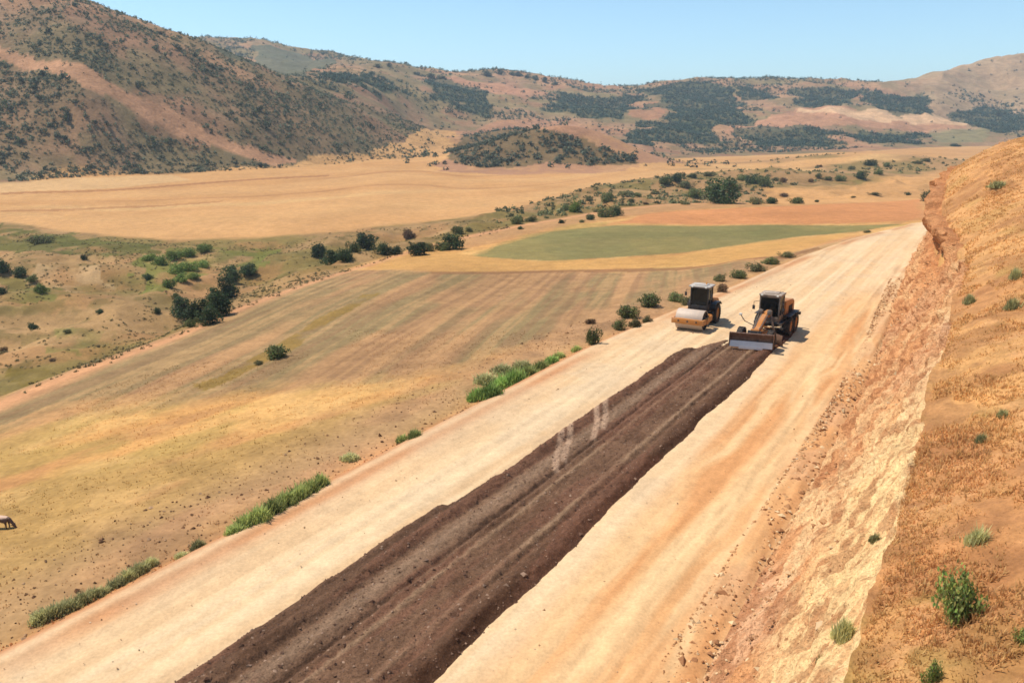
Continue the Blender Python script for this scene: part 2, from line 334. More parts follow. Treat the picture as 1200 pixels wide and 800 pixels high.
# ------------------------------------------------------------------ colours of the ground
PG = dict(
    strip_pale=poly([(0, 214), (100, 208), (200, 205), (225, 211), (130, 221), (0, 226)]),
    line1=poly([(0, 226), (130, 222), (250, 213), (320, 208), (385, 205), (385, 206.6), (320, 210), (250, 215), (130, 224), (0, 228)]),
    line2=poly([(0, 246), (60, 245), (190, 240), (260, 235), (260, 236.5), (190, 242), (60, 247.5), (0, 248.5)]),
    line3=poly([(505, 319), (650, 316.5), (800, 312.5), (920, 299.5), (960, 289), (962, 291), (920, 303), (800, 316), (650, 319), (505, 321)]),
    plough=poly([(-60, 505), (0, 472), (100, 424), (210, 384), (300, 346), (385, 319), (500, 317), (660, 317), (800, 314), (900, 304), (850, 326), (760, 358), (700, 388), (640, 398), (560, 420), (470, 446), (350, 456), (200, 464), (60, 480), (-60, 520)]),
    weedstrip=poly([(225, 452), (265, 440), (310, 410), (375, 372), (425, 346), (450, 343), (420, 356), (380, 382), (335, 412), (280, 442), (240, 458)]),
    greenfield=poly([(552, 300), (580, 288), (640, 272), (720, 264), (900, 263), (1000, 264), (1062, 262), (1000, 272), (940, 277), (870, 287), (800, 296), (700, 303), (640, 306)]),
    yellowband=poly([(425, 316), (500, 292), (560, 300), (640, 307), (800, 298), (900, 283), (1000, 272), (960, 288), (920, 299), (800, 312), (650, 316), (520, 319)]),
    orange2=poly([(722, 262), (760, 250), (830, 245), (1000, 238), (1080, 233), (1080, 258), (1000, 262), (900, 262)]),
    orange3=poly([(880, 240), (900, 222), (960, 218), (1020, 213), (1115, 193), (1105, 220), (1085, 236), (980, 240)]),
    track=poly([(-5, 48), (60, 68), (120, 93), (190, 128), (240, 152), (300, 176), (345, 188), (330, 196), (230, 168), (170, 138), (100, 107), (40, 82), (-5, 66)]),
    saddle=poly([(330, 192), (420, 176), (470, 165), (520, 152), (545, 160), (530, 183), (545, 200), (400, 202)]),
    knollrim=poly([(520, 201), (528, 168), (560, 150), (600, 143), (640, 141), (700, 152), (760, 176), (800, 190), (740, 199), (640, 204), (560, 204)]),
    crest=poly([(530, 158), (570, 146), (640, 142), (690, 154), (745, 168), (700, 172), (640, 153), (600, 150), (560, 156)]),
    pink1=poly([(850, 146), (900, 138), (940, 126), (1000, 130), (1060, 136), (1130, 142), (1130, 150), (1050, 152), (970, 148), (900, 158), (850, 158)]),
    sand=poly([(935, 126), (1000, 129), (1080, 134), (1130, 138), (1133, 148), (1060, 142), (990, 136), (935, 131)]),
    green_far=poly([(1085, 156), (1120, 152), (1165, 153), (1150, 166), (1100, 168)]),
    bare1=poly([(505, 95), (545, 93), (600, 100), (640, 110), (620, 118), (560, 108)]),
    bare2=poly([(730, 135), (770, 118), (790, 130), (770, 140)]),
    darkridge=poly([(248, 54), (300, 54), (350, 62), (400, 73), (380, 79), (345, 88), (300, 82), (262, 66)]),
    gully_green=poly([(170, 330), (180, 300), (240, 288), (300, 290), (320, 305), (290, 315), (240, 320), (210, 345)]),
    gully_green2=poly([(0, 262), (60, 272), (130, 280), (190, 285), (190, 296), (100, 300), (40, 292), (0, 280)]),
    gully_green3=poly([(0, 315), (40, 322), (70, 335), (60, 350), (0, 350)]),
    gully_green4=poly([(60, 392), (120, 395), (115, 420), (70, 415)]),
    gully_pale=poly([(60, 305), (130, 312), (130, 335), (90, 345), (40, 330)]),
    gully_green5=poly([(0, 440), (60, 440), (40, 462), (0, 470)]),
)
WOOD = [poly(p) for p in (
    [(500, 92), (540, 100), (600, 112), (590, 135), (540, 128), (505, 112)],
    [(640, 108), (700, 112), (742, 112), (748, 128), (690, 140), (650, 130)],
    [(665, 152), (740, 147), (800, 140), (850, 150), (850, 172), (800, 172), (740, 166), (690, 160)],
    [(760, 104), (850, 102), (872, 130), (850, 160), (800, 160), (775, 132)],
    [(935, 102), (1000, 106), (1000, 126), (935, 124)],
    [(1012, 106), (1070, 100), (1105, 132), (1060, 134), (1022, 124)],
    [(882, 152), (950, 142), (990, 156), (980, 171), (890, 174)],
    [(1010, 156), (1072, 155), (1062, 168), (1010, 170)],
    [(1132, 136), (1150, 124), (1196, 132), (1193, 152), (1140, 153)],
    [(380, 86), (430, 90), (470, 100), (440, 112), (400, 102)],
    [(860, 100), (905, 108), (900, 116), (862, 118)])]
KNOLL = poly([(530, 191), (533, 175), (560, 157), (600, 150), (640, 152), (680, 165), (735, 180), (740, 190), (700, 193), (640, 190), (600, 195), (560, 197)])

def ground_colour(X, Y):
    L = lines(X, Y); s, t = st(X, Y)
    tl = f_tl(s)
    # near field: furrows run between the road's edge and the field's far edge
    xr, _ = xy(s, tl)
    w = np.clip((Y - L[:, 1]) / np.maximum(L[:, 3] - L[:, 1], 1), 0, 1)
    n1 = fbm(X / 16, Y / 16, 5, 4); n2 = fbm(X / 3.2, Y / 3.2, 6, 4); n3 = fbm(X / 45, Y / 45, 8, 3)
    q1 = X * math.cos(R(12)) - Y * math.sin(R(12)) + 3.0 * (n3 - 0.5); q2 = X * math.cos(R(38)) - Y * math.sin(R(38)) + 6 * (n3 - 0.5)
    band = 0.6 * fbm(q1 / 2.6, Y / 50, 9, 4) + 0.4 * fbm(X / 9, Y / 14, 7, 4); fine = fbm(q1 / 0.7, Y / 30, 10, 3); low = fbm(q2 / 2.6, (X + Y) / 45, 11, 4)
    c = np.zeros((len(X), 3)) + alb(210, 160, 98)
    c = mixc(c, alb(222, 178, 112), sstep((low - 0.5) / 0.14) * 0.7); c = mixc(c, alb(192, 142, 92), sstep((0.46 - low) / 0.12) * 0.6)
    c = mixc(c, alb(206, 150, 104), sstep((n1 - 0.52) / 0.15) * 0.6)
    c = mixc(c, alb(170, 148, 84), sstep((fbm(q2 / 5, (X + Y) / 16, 12, 4) - 0.53) / 0.14) * 0.6)
    c = mixc(c, alb(226, 184, 122), sstep((n2 - 0.56) / 0.12) * 0.35)
    pl = sum(warped(PG['plough'], X, Y, 5.5, 12 if k < 4 else 4, 11 * k).astype(float) for k in range(8)) / 8
    pl = np.where(Y > 0.86 * L[:, 3], np.maximum(pl, warped(PG['plough'], X, Y, 0.8, 6)), pl)
    pc = np.zeros((len(X), 3)) + alb(176, 138, 98)
    pc = mixc(pc, alb(138, 126, 88), sstep((band - 0.45) / 0.16) * 0.75); pc = mixc(pc, alb(190, 148, 104), sstep((0.43 - band) / 0.12) * 0.5)
    pc = mixc(pc, alb(204, 160, 112), sstep((fine - 0.54) / 0.1) * 0.35); pc = mixc(pc, alb(142, 108, 80), sstep((0.44 - fine) / 0.1) * 0.45)
    c = mixc(c, alb(184, 142, 98), sstep((w - 0.8) / 0.08) * sstep((X / np.maximum(Y, 1) + 0.10) / 0.06) * 0.85)
    c = mixc(c, pc, pl * 0.95)
    c = mixc(c, alb(150, 122, 60), warped(PG['weedstrip'], X, Y, 0.7, 5) * sstep((n2 - 0.3) / 0.2) * 0.8)
    # verge by the road
    vg = np.exp(-((t - tl + 4.0) / 2.6) ** 2)
    c = mixc(c, alb(186, 150, 112), vg * 0.7); c = mixc(c, alb(150, 116, 84), vg * sstep((n2 - 0.5) / 0.15) * 0.6)
    rd = np.exp(-((t - tl + 1.1) / 1.0) ** 2); c = mixc(c, alb(206, 140, 92), rd * 0.9)
    c = mixc(c, c * 0.78, sstep((fbm(X / 0.9, Y / 0.9, 14, 3) - 0.55) / 0.15) * 0.5)
    ed = np.exp(-((Y - L[:, 3] + 1.6) / 1.8) ** 2); c = mixc(c, alb(212, 158, 114), ed * 0.85)
    c = c * np.array([1.19, 1.12, 1.06])
    # gully
    g = sstep((Y - L[:, 3]) / 3.0)
    gc = np.zeros((len(X), 3)) + alb(184, 146, 96)
    m1 = fbm(X / 22, Y / 22, 15, 5)
    gc = mixc(gc, alb(150, 130, 72), sstep((m1 - 0.46) / 0.16) * 0.85); gc = mixc(gc, alb(208, 164, 110), sstep((0.46 - m1) / 0.14) * 0.8)
    gc = mixc(gc, alb(196, 142, 92), sstep((fbm(X / 9, Y / 9, 16, 4) - 0.55) / 0.12) * 0.5)
    gc = mixc(gc, alb(126, 112, 62), sstep((fbm(X / 4, Y / 4, 17, 4) - 0.58) / 0.1) * 0.55)
    for key, col_, a in (('gully_green', (124, 132, 56), 0.75), ('gully_green2', (112, 112, 52), 0.85), ('gully_green3', (128, 126, 62), 0.7), ('gully_green4', (140, 138, 70), 0.6), ('gully_pale', (224, 184, 132), 0.7), ('gully_green5', (138, 116, 48), 0.8)):
        gc = mixc(gc, alb(*col_), warped(PG[key], X, Y, 7, 14) * a * sstep((fbm(X / 6, Y / 6, 18, 3) - 0.22) / 0.3))
    gc = mixc(gc, gc * 0.78, sstep((fbm(X / 2.2, Y / 2.2, 38, 3) - 0.5) / 0.12) * 0.6); gc = gc * 0.92
    nearg = np.exp(-((Y - L[:, 3] - 9) / 11.0) ** 2); gc = mixc(gc, alb(146, 118, 64), nearg * sstep((fbm(X / 8, Y / 8, 20, 3) - 0.35) / 0.2) * 0.8)
    c = mixc(c, gc, g)
    # valley fields
    v = sstep((Y - L[:, 5] + (fbm(X / 25, Y / 25, 19, 3) - 0.5) * 10) / 5.0)
    wv = np.clip((Y - L[:, 5]) / np.maximum(L[:, 6] - L[:, 5], 1), 0, 1.2)
    vc = np.zeros((len(X), 3)) + alb(226, 172, 112)
    vs = fbm(wv * 6 + n3 * 0.8, X / 300, 22, 4)
    vc = mixc(vc, alb(232, 186, 124), sstep((vs - 0.48) / 0.15) * 0.6); vc = mixc(vc, alb(208, 150, 92), sstep((0.46 - vs) / 0.12) * 0.4)
    vc = mixc(vc, alb(214, 158, 98), sstep((fbm(X / 30, Y / 60, 23, 4) - 0.55) / 0.15) * 0.4)
    for wl_, amp_ in ((0.42, 0.5), (0.74, 0.6)):
        vc = mixc(vc, alb(176, 122, 78), np.exp(-((wv - wl_ - 0.05 * np.sin(X / 60 + wl_ * 9) - 0.06 * (n3 - 0.5)) / 0.012) ** 2) * amp_ * sstep((fbm(X / 50, Y / 50, 24, 2) - 0.35) / 0.2))
    vc = mixc(vc, alb(232, 188, 132), warped(PG['strip_pale'], X, Y, 2, 20) * 0.7)
    for key, a in (('line1', 0.75), ('line2', 0.6)): vc = mixc(vc, alb(178, 124, 80), warped(PG[key], X, Y, 1.5, 12) * a)
    c = mixc(c, vc, v)
    # banks between the right hand fields
    rb = (Y > L[:, 3] + 4) & (X / np.maximum(Y, 1) > 0.17) & (Y < L[:, 6] * 0.9)
    rbm = rb * sstep((fbm(X / 60, Y / 30, 25, 4) - 0.36) / 0.12) * (Y < 470) * (Y > 212)
    c = mixc(c, alb(184, 142, 96), rbm * 0.85); c = mixc(c, alb(140, 122, 70), rbm * sstep((fbm(X / 15, Y / 15, 26, 4) - 0.5) / 0.12) * 0.7)
    for key, col_, a, am in (('orange3', (230, 172, 110), 0.95, 6), ('orange2', (224, 152, 96), 0.94, 2), ('greenfield', (142, 134, 82), 0.92, 1.6), ('yellowband', (222, 168, 98), 0.85, 1.5)):
        k = sum(warped(PG[key], X, Y, am * 1.3, 10 + 4 * j, 13 * j).astype(float) for j in range(5)) / 5
        cc = np.zeros((len(X), 3)) + alb(*col_)
        if key == 'greenfield':
            cc = mixc(cc, alb(126, 124, 74), sstep((fbm(X / 25, Y / 12, 27, 4) - 0.48) / 0.1) * 0.7); cc = mixc(cc, alb(158, 142, 84), sstep((fbm(X / 12, Y / 30, 28, 4) - 0.56) / 0.1) * 0.5)
        else:
            cc = mixc(cc, np.array(alb(*col_)) * 0.85, sstep((fbm(X / 14, Y / 30, 29, 4) - 0.5) / 0.12) * 0.6)
        c = mixc(c, cc, k * a)
    c = mixc(c, alb(158, 112, 74), warped(PG['line3'], X, Y, 0.4, 6) * 0.75)
    # hills
    h = sstep((Y - L[:, 6] + (fbm(X / 30, Y / 30, 33, 4) - 0.5) * 22) / 10.0)
    p1 = fbm(X / 70, Y / 70, 34, 5); p2 = fbm(X / 28, Y / 28, 35, 4)
    hc = np.zeros((len(X), 3)) + alb(168, 128, 98)
    hc = mixc(hc, alb(146, 124, 88), sstep((p1 - 0.46) / 0.14) * 0.75); hc = mixc(hc, alb(190, 140, 104), sstep((0.45 - p1) / 0.12) * 0.8)
    hc = mixc(hc, alb(132, 114, 80), sstep((p2 - 0.53) / 0.12) * 0.6); hc = mixc(hc, alb(172, 120, 92), sstep((0.42 - p2) / 0.1) * 0.6)
    lh = (X / np.maximum(Y, 1) < -0.07) & (Y < L[:, 8] * 1.06)
    hc = hc * np.array([0.97, 1.03, 0.97]); hc = mixc(hc, alb(124, 106, 74), lh * sstep((fbm(X / 55, Y / 55, 121, 4) - 0.40) / 0.18) * 0.6)
    rh = sstep((X / np.maximum(Y, 1) - 0.42) / 0.1) * (Y > 900)
    hc = mixc(hc, alb(184, 152, 116), rh * 0.7)
    for key, col_, a, am in (('crest', (196, 140, 100), 0.8, 8), ('track', (206, 152, 112), 0.92, 5), ('saddle', (224, 170, 110), 0.85, 10), ('pink1', (196, 142, 106), 0.85, 12), ('sand', (230, 186, 140), 0.8, 6), ('green_far', (142, 130, 92), 0.9, 6), ('bare1', (196, 140, 106), 0.7, 12), ('bare2', (190, 132, 96), 0.7, 10), ('darkridge', (108, 108, 84), 0.92, 12)):
        hc = mixc(hc, alb(*col_), warped(PG[key], X, Y, am, am * 3) * a)
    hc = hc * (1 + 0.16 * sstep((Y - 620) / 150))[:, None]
    for P in WOOD: hc = mixc(hc, alb(88, 96, 68), warped(P, X, Y, 42, 60) * 0.8)
    c = mixc(c, hc, h)
    kr = warped(PG['knollrim'], X, Y, 12, 22); c = mixc(c, alb(190, 140, 106), kr * (0.9 - 0.35 * sstep((fbm(X / 9, Y / 9, 36, 3) - 0.5) / 0.12)))
    c = mixc(c, alb(112, 98, 62), warped(KNOLL, X, Y, 8, 20) * 0.75)
    return np.clip(c, 0.005, 0.9)

# ------------------------------------------------------------------ the setting
fx, fy = GX.ravel(), GY.ravel()
GC = np.empty((len(fx), 3))
for i in range(0, len(fx), 200000): GC[i:i + 200000] = ground_colour(fx[i:i + 200000], fy[i:i + 200000])
GS, GT = st(GX, GY)
sunk = GZ.copy()                                             # the ground lies deeper under the road, cut and hillside sheets
sub = sstep((GT - f_tl(GS) + 1.5) / 1.2) * sstep((168 - GS) / 4) * (GS > -26) * (GT < 60) * sstep((60 - GT) / 4)
sunk -= sub * (0.7 + 1.8 * sstep((GT - f_tr(GS) - 0.3) / 1.0))
V = np.stack([GX, GY, sunk], -1).reshape(-1, 3)
Lg = np.empty(len(fx))
for i in range(0, len(fx), 200000): Lg[i:i + 200000] = lines(fx[i:i + 200000], fy[i:i + 200000])[:, 6]
hillv = (GY.ravel() > Lg).reshape(GX.shape)
hq = hillv[:-1, :-1]
for nm, mk, mt in (('ground', ~hq, M['ground']), ('hills', hq, M['hills'])):
    f = grid_faces(*GX.shape, mask=mk); v_, f_, c_ = compact(V, f, GC)
    tag(link_mesh(nm, raw_mesh(nm, v_, f_, mt, c_)), kind='structure')

def sheet(name, s_ar, t_fn, ncol, z_fn, c_fn, mat, smooth=True):
    S = np.repeat(s_ar[:, None], ncol, 1); W = np.repeat(np.linspace(0, 1, ncol)[None], len(s_ar), 0)
    T = t_fn(S, W); X, Y = xy(S, T); X2, Y2, Z = z_fn(S, T, W, X, Y)
    o = link_mesh(name, raw_mesh(name, np.stack([X2, Y2, Z], -1).reshape(-1, 3), grid_faces(*S.shape), mat, c_fn(S, T, W, X, Y).reshape(-1, 3), smooth=smooth))
    return o
def srows(a, b, near, far):
    out = [a]
    while out[-1] < b: out.append(out[-1] + np.interp(out[-1], [10, 130], [near, far]))
    return np.array(out)

# road: packed pale earth with ruts
def road_t(S, W): a = f_tl(S) - 1.6 - 0.5 * (fbm(S / 2.0, S * 0, 61, 3) - 0.5); b = f_tr(S) + 0.22; return a + (b - a) * W
def road_z(S, T, W, X, Y):
    z = zat(X, Y)
    rut = (fbm(T * 2.2, S / 40, 62, 3) - 0.5) * 0.10 + (fbm(X * 1.2, Y * 1.2, 63, 4) - 0.5) * 0.06
    soft = sstep((T + 9.6) / 3.0); rut = rut + soft * (fbm(T * 1.3, S / 6, 64, 4) - 0.5) * 0.28
    e = sstep(W / 0.06) * sstep((1 - W) / 0.04)
    return X, Y, z + 0.03 * sstep(W / 0.03) - 0.16 * sstep((W - 0.955) / 0.045) + rut * e
def road_c(S, T, W, X, Y):
    sh = S.shape; c = np.zeros(sh + (3,)) + alb(246, 208, 162)
    st1 = fbm(T * 1.6 + 0.6 * fbm(S / 9, T, 65, 3), S / 26, 66, 4); n = fbm(X / 3.0, Y / 3.0, 67, 4); n2 = fbm(X / 9, Y / 9, 68, 3)
    c = mixc(c, alb(250, 218, 176), sstep((st1 - 0.48) / 0.15) * 0.55); c = mixc(c, alb(234, 190, 142), sstep((0.46 - st1) / 0.12) * 0.5)
    c = mixc(c, alb(230, 200, 164), sstep((n - 0.56) / 0.14) * 0.4)
    r = sstep((T + 9.9) / 1.5) * (1 - sstep((S - 62) / 14))
    c = mixc(c, alb(236, 176, 118), r * 0.85)
    strk = fbm(T * 1.3 + n2 * 2, S / 11, 69, 4)
    c = mixc(c, alb(222, 154, 98), r * sstep((strk - 0.50) / 0.2) * 0.6); c = mixc(c, alb(246, 204, 152), r * sstep((0.47 - strk) / 0.12) * 0.75)
    mid = r * np.exp(-((T + 7.2 + 0.5 * np.sin(S / 7)) / 0.35) ** 2); c = mixc(c, alb(250, 212, 160), mid * 0.7)
    lf = np.exp(-((T - f_tl(S) - 0.35) / 0.5) ** 2); c = mixc(c, alb(212, 146, 98), lf * sstep((n2 - 0.25) / 0.3) * 0.85)
    lf2 = sstep((f_tl(S) - T) / 0.7); c = mixc(c, alb(204, 140, 94), lf2 * 0.9)
    gp = sstep((f_tl(S) + 2.6 - T) / 1.6) * sstep((n2 - 0.5) / 0.15); c = mixc(c, alb(224, 190, 152), gp * 0.4)
    base = np.exp(-((T - f_tr(S) + 0.7) / 0.6) ** 2); c = mixc(c, alb(220, 168, 124), base * sstep((n - 0.4) / 0.2) * 0.7)
    for k in range(7):                                        # turning marks of tyres
        a0 = hash2(np.array([k]), np.array([3]), 5)[0]; off = -17.5 + 3.2 * a0 + 1.4 * np.sin(S / (9 + 7 * a0) + k)
        c = mixc(c, alb(214, 178, 138), np.exp(-((T - off) / 0.13) ** 2) * 0.35 * sstep((fbm(S / 7, S * 0 + k, 70, 2) - 0.4) / 0.2))
    return np.clip(c * np.array([1.06, 1.06, 1.03]), 0.01, 0.9)
tag(sheet('road', srows(-25, 175, 0.10, 0.8), road_t, 230, road_z, road_c, M['road']), kind='structure')

# dark gravel being spread on the road: a low bed with windrows and a ragged edge
def dark_edges(S):
    a = -15.35 - 0.42 * (fbm(S / 2.2, S * 0, 81, 4) - 0.5) - 0.25 * (S < 21) - 0.35 * (fbm(S / 9, S * 0 + 4, 82, 2) - 0.5)
    a = a + 1.35 * sstep((S - 43.5) / 5) + 1.6 * sstep((S - 48) / 4)
    b = -10.05 + 0.42 * (fbm(S / 3.2, S * 0 + 9, 83, 4) - 0.5)
    return a, b
def dark_t(S, W): a, b = dark_edges(S); return a + (b - a) * W
def gs(T, c, w): return np.exp(-((T - c) / w) ** 2)
def dark_z(S, T, W, X, Y):
    n = fbm(T * 3, S / 2.5, 84, 4) - 0.5; wob = 0.14 * (fbm(S / 6, S * 0, 85, 3) - 0.5); Q = T + wob
    prof = 0.15 + 0.20 * gs(Q, -14.75, 0.26) - 0.07 * gs(Q, -14.35, 0.12) + 0.05 * gs(Q, -13.9, 0.4) - 0.12 * gs(Q, -13.28, 0.10) + 0.08 * gs(Q, -13.05, 0.14) + 0.05 * gs(Q, -12.75, 0.1)
    prof = prof + 0.11 * gs(Q, -11.35, 0.16) - 0.06 * gs(Q, -11.1, 0.12) + 0.17 * gs(Q, -10.65, 0.35)
    prof = 0.15 + (prof - 0.15) * 0.72
    e = sstep(W / 0.07) * sstep((1 - W) / 0.09)
    z = zat(X, Y) + 0.03 + (prof + n * 0.10 + (fbm(X * 4, Y * 4, 86, 3) - 0.5) * 0.10 + (fbm(X * 11, Y * 11, 80, 2) - 0.5) * 0.05) * e - (1 - e) * 0.05
    z = np.where(S > 45.5, z - 0.10 * sstep((S - 45.5) / 3), z)
    return X, Y, z
TRK = [at_z(*p, 0.2) for p in ((652, 552), (657, 503), (662, 541), (668, 497), (696, 515), (700, 476), (706, 502), (711, 470))]
def dark_c(S, T, W, X, Y):
    n = fbm(X / 1.3, Y / 1.3, 87, 4); wob = 0.14 * (fbm(S / 6, S * 0, 85, 3) - 0.5); Q = T + wob
    c = np.zeros(S.shape + (3,)) + alb(132, 98, 78)
    c = mixc(c, alb(112, 80, 62), sstep((n - 0.5) / 0.15) * 0.7)
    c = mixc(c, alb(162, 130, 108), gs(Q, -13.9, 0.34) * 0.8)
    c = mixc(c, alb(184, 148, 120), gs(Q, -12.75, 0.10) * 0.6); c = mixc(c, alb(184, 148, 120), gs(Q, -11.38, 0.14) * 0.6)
    c = mixc(c, alb(96, 66, 50), gs(Q, -10.45, 0.5) * 0.8); c = mixc(c, alb(98, 70, 54), gs(Q, -15.1, 0.35) * 0.8); c = mixc(c, alb(92, 66, 52), gs(Q, -13.28, 0.1) * 0.7)  # right band is loose dark soil; left edge has its slope's shade painted in
    c = mixc(c, alb(136, 92, 74), sstep((fbm(T * 1.5, S / 8, 88, 3) - 0.52) / 0.1) * 0.5)
    c = c * np.array([0.96, 0.97, 0.88])
    for k in range(4):                                        # pale dust dragged across by tyres
        (xa, ya), (xb, yb) = TRK[2 * k], TRK[2 * k + 1]
        dx, dy = xb - xa, yb - ya; ln = math.hypot(dx, dy); al = ((X - xa) * dx + (Y - ya) * dy) / ln; pe = ((X - xa) * -dy + (Y - ya) * dx) / ln
        pe = pe - 0.06 * np.sin(al * 1.3 + k)
        m = np.exp(-(pe / 0.14) ** 6) * sstep((al + 0.15) / 0.4) * sstep((ln + 0.6 - al) / 0.5)
        c = mixc(c, alb(196, 160, 130), m * (0.9 + 0.25 * (fbm(X * 2.5, Y * 2.5, 89, 3) - 0.5)))
    return np.clip(c, 0.01, 0.9)
tag(sheet('gravel_bed', srows(-22, 53.5, 0.055, 0.16), dark_t, 170, dark_z, dark_c, M['dark']), kind='structure')

# cut slope: broken marl with ledges, cracks and overhangs
def cut_t(S, W): a = f_tr(S) - 0.15; b = f_tt(S) + 0.10 + 1.1 * (fbm(S / 3.5, S * 0, 91, 5, 0.6) - 0.5); return a + (b - a) * W
def cut_rel(S, W, H):
    y = W * H
    r1 = 1 - np.abs(2 * fbm((S - y * 0.9) / 3.2, y / 1.6 + S / 14, 92, 5) - 1); r2 = fbm((S - y * 1.1) / 0.9, y / 0.45, 93, 4)
    r3 = 1 - np.abs(2 * fbm((S - y) / 1.1 + 5, y / 0.8, 94, 3) - 1)
    return (r1 - 0.75) * 0.8 + (r2 - 0.5) * 0.75 + (r3 - 0.7) * 0.40 + (fbm((S - y) / 0.35, y / 0.28, 90, 3) - 0.5) * 0.34 + (fbm((S - y) / 0.15, y / 0.14, 79, 2) - 0.5) * 0.16
def cut_z(S, T, W, X, Y):
    z = zat(*xy(S, np.clip(T, f_tr(S), f_tt(S)))); H = np.hypot(f_zt(S), f_tt(S) - f_tr(S))
    e = sstep(W / 0.10) * sstep((1 - W) / 0.05); rel = cut_rel(S, W, H) * (0.35 + 0.65 * sstep((S - 5) / 50)) * 0.9
    steep = sstep((S - 50) / 12)                              # the far, high part breaks off in a ledge below the turf
    rel = rel + steep * (0.9 * np.exp(-((W - 0.92) / 0.06) ** 2) - 1.1 * np.exp(-((W - 0.72 - 0.12 * (fbm(S / 3, S * 0, 95, 3) - 0.5)) / 0.11) ** 2)) * (0.4 + 1.2 * fbm(S / 2.4, W * 3, 96, 3))
    rel = np.maximum(rel, -0.03 - 1.6 * np.maximum(W - 0.12, 0))
    an = np.arctan2(f_zt(S), f_tt(S) - f_tr(S)); nx, nz = -np.sin(an), np.cos(an)
    X2 = X + DN[0] * nx * rel * e; Y2 = Y + DN[1] * nx * rel * e
    return X2, Y2, z + nz * rel * e + 0.03 * e - 0.04 * (1 - e) + 0.08 * sstep((W - 0.95) / 0.05)
def cut_c(S, T, W, X, Y):
    H = np.hypot(f_zt(S), f_tt(S) - f_tr(S)); y = W * H
    n = fbm((S - y) / 2.5, y / 1.4, 97, 4); n2 = fbm((S - y) / 0.7, y / 0.5, 98, 4); n3 = fbm(S / 9, y / 4, 99, 3)
    c = np.zeros(S.shape + (3,)) + alb(228, 166, 112)
    c = mixc(c, alb(246, 206, 150), sstep((n - 0.48) / 0.15) * 0.7); c = mixc(c, alb(210, 146, 94), sstep((0.45 - n) / 0.12) * 0.7)
    c = mixc(c, alb(232, 186, 146), sstep((n3 - 0.5) / 0.15) * 0.5)
    nearp = 1 - sstep((S - 22) / 16)
    c = mixc(c, alb(252, 214, 152), nearp * sstep((W - 0.35 - 0.3 * (n - 0.5)) / 0.3) * 0.8)
    c = mixc(c, alb(214, 146, 92), sstep((S - 45) / 14) * sstep((W - 0.45) / 0.3) * 0.6)
    c = mixc(c, alb(226, 164, 110), sstep((S - 26) / 12) * (1 - sstep((W - 0.85) / 0.1)) * 0.5)
    c = mixc(c, alb(176, 114, 72), sstep((n2 - 0.55) / 0.08) * 0.6); c = mixc(c, alb(186, 122, 78), sstep((fbm((S - y) / 0.25, y / 0.22, 100, 3) - 0.56) / 0.1) * 0.4)  # dark pit spots: the shade inside the pits is put into the colour
    c = mixc(c, alb(200, 134, 86), sstep((S - 50) / 10) * sstep((W - 0.5) / 0.2) * sstep((n - 0.4) / 0.1) * 0.6)
    c = mixc(c, alb(196, 132, 76), sstep((W - 0.965) / 0.03) * sstep((n2 - 0.5) / 0.1) * 0.6)
    return np.clip(c * np.array([1.22, 1.22, 1.24]), 0.01, 0.85)
tag(sheet('cut_slope', srows(-22, 150, 0.06, 0.35), cut_t, 150, cut_z, cut_c, M['cut'], False), kind='structure')

# grassy hillside above the cut
def hs_t(S, W): a = f_tt(S) + 0.02 + 1.1 * (fbm(S / 3.5, S * 0, 91, 5, 0.6) - 0.5); return a + (58 - a) * W ** 2.2
def hs_z(S, T, W, X, Y):
    z = zat(*xy(S, np.maximum(T, f_tt(S)))); e = sstep((T - f_tt(S)) / 0.8)
    return X, Y, z + 0.06 + e * ((fbm(X / 1.6, Y / 1.6, 101, 4) - 0.5) * 0.30 + (fbm(X / 0.4, Y / 0.4, 102, 3) - 0.5) * 0.10) - 0.25 * (1 - sstep(W / 0.0006 + 0.0))
def hs_c(S, T, W, X, Y):
    n = fbm(X / 5, Y / 5, 103, 4); n2 = fbm(X / 1.3, Y / 1.3, 104, 4); n3 = fbm(X / 0.35, Y / 0.35, 105, 3)
    c = np.zeros(S.shape + (3,)) + alb(200, 146, 94)
    c = mixc(c, alb(216, 162, 104), sstep((n - 0.48) / 0.14) * 0.75); c = mixc(c, alb(190, 132, 86), sstep((0.47 - n) / 0.12) * 0.7)
    c = mixc(c, alb(216, 160, 110), sstep((n2 - 0.54) / 0.12) * 0.6); c = mixc(c, alb(164, 114, 76), sstep((0.42 - n2) / 0.1) * 0.5)
    c = mixc(c, alb(146, 122, 62), sstep((fbm(X / 2.6, Y / 2.6, 106, 4) - 0.62) / 0.08) * 0.55)
    c = mixc(c, alb(222, 166, 110), sstep((S - 26) / 36) * 0.5)
    c = mixc(c, alb(160, 108, 70), sstep((fbm(X / 2.2, Y / 2.2, 109, 4) - 0.54) / 0.12) * 0.55)
    c = mixc(c, c * 0.75, sstep((n3 - 0.58) / 0.12) * 0.5)
    return np.clip(c * np.array([1.26, 1.26, 1.20]), 0.01, 0.9)
tag(sheet('hillside', srows(-22, 150, 0.09, 0.6), hs_t, 240, hs_z, hs_c, M['hillside']), kind='structure')

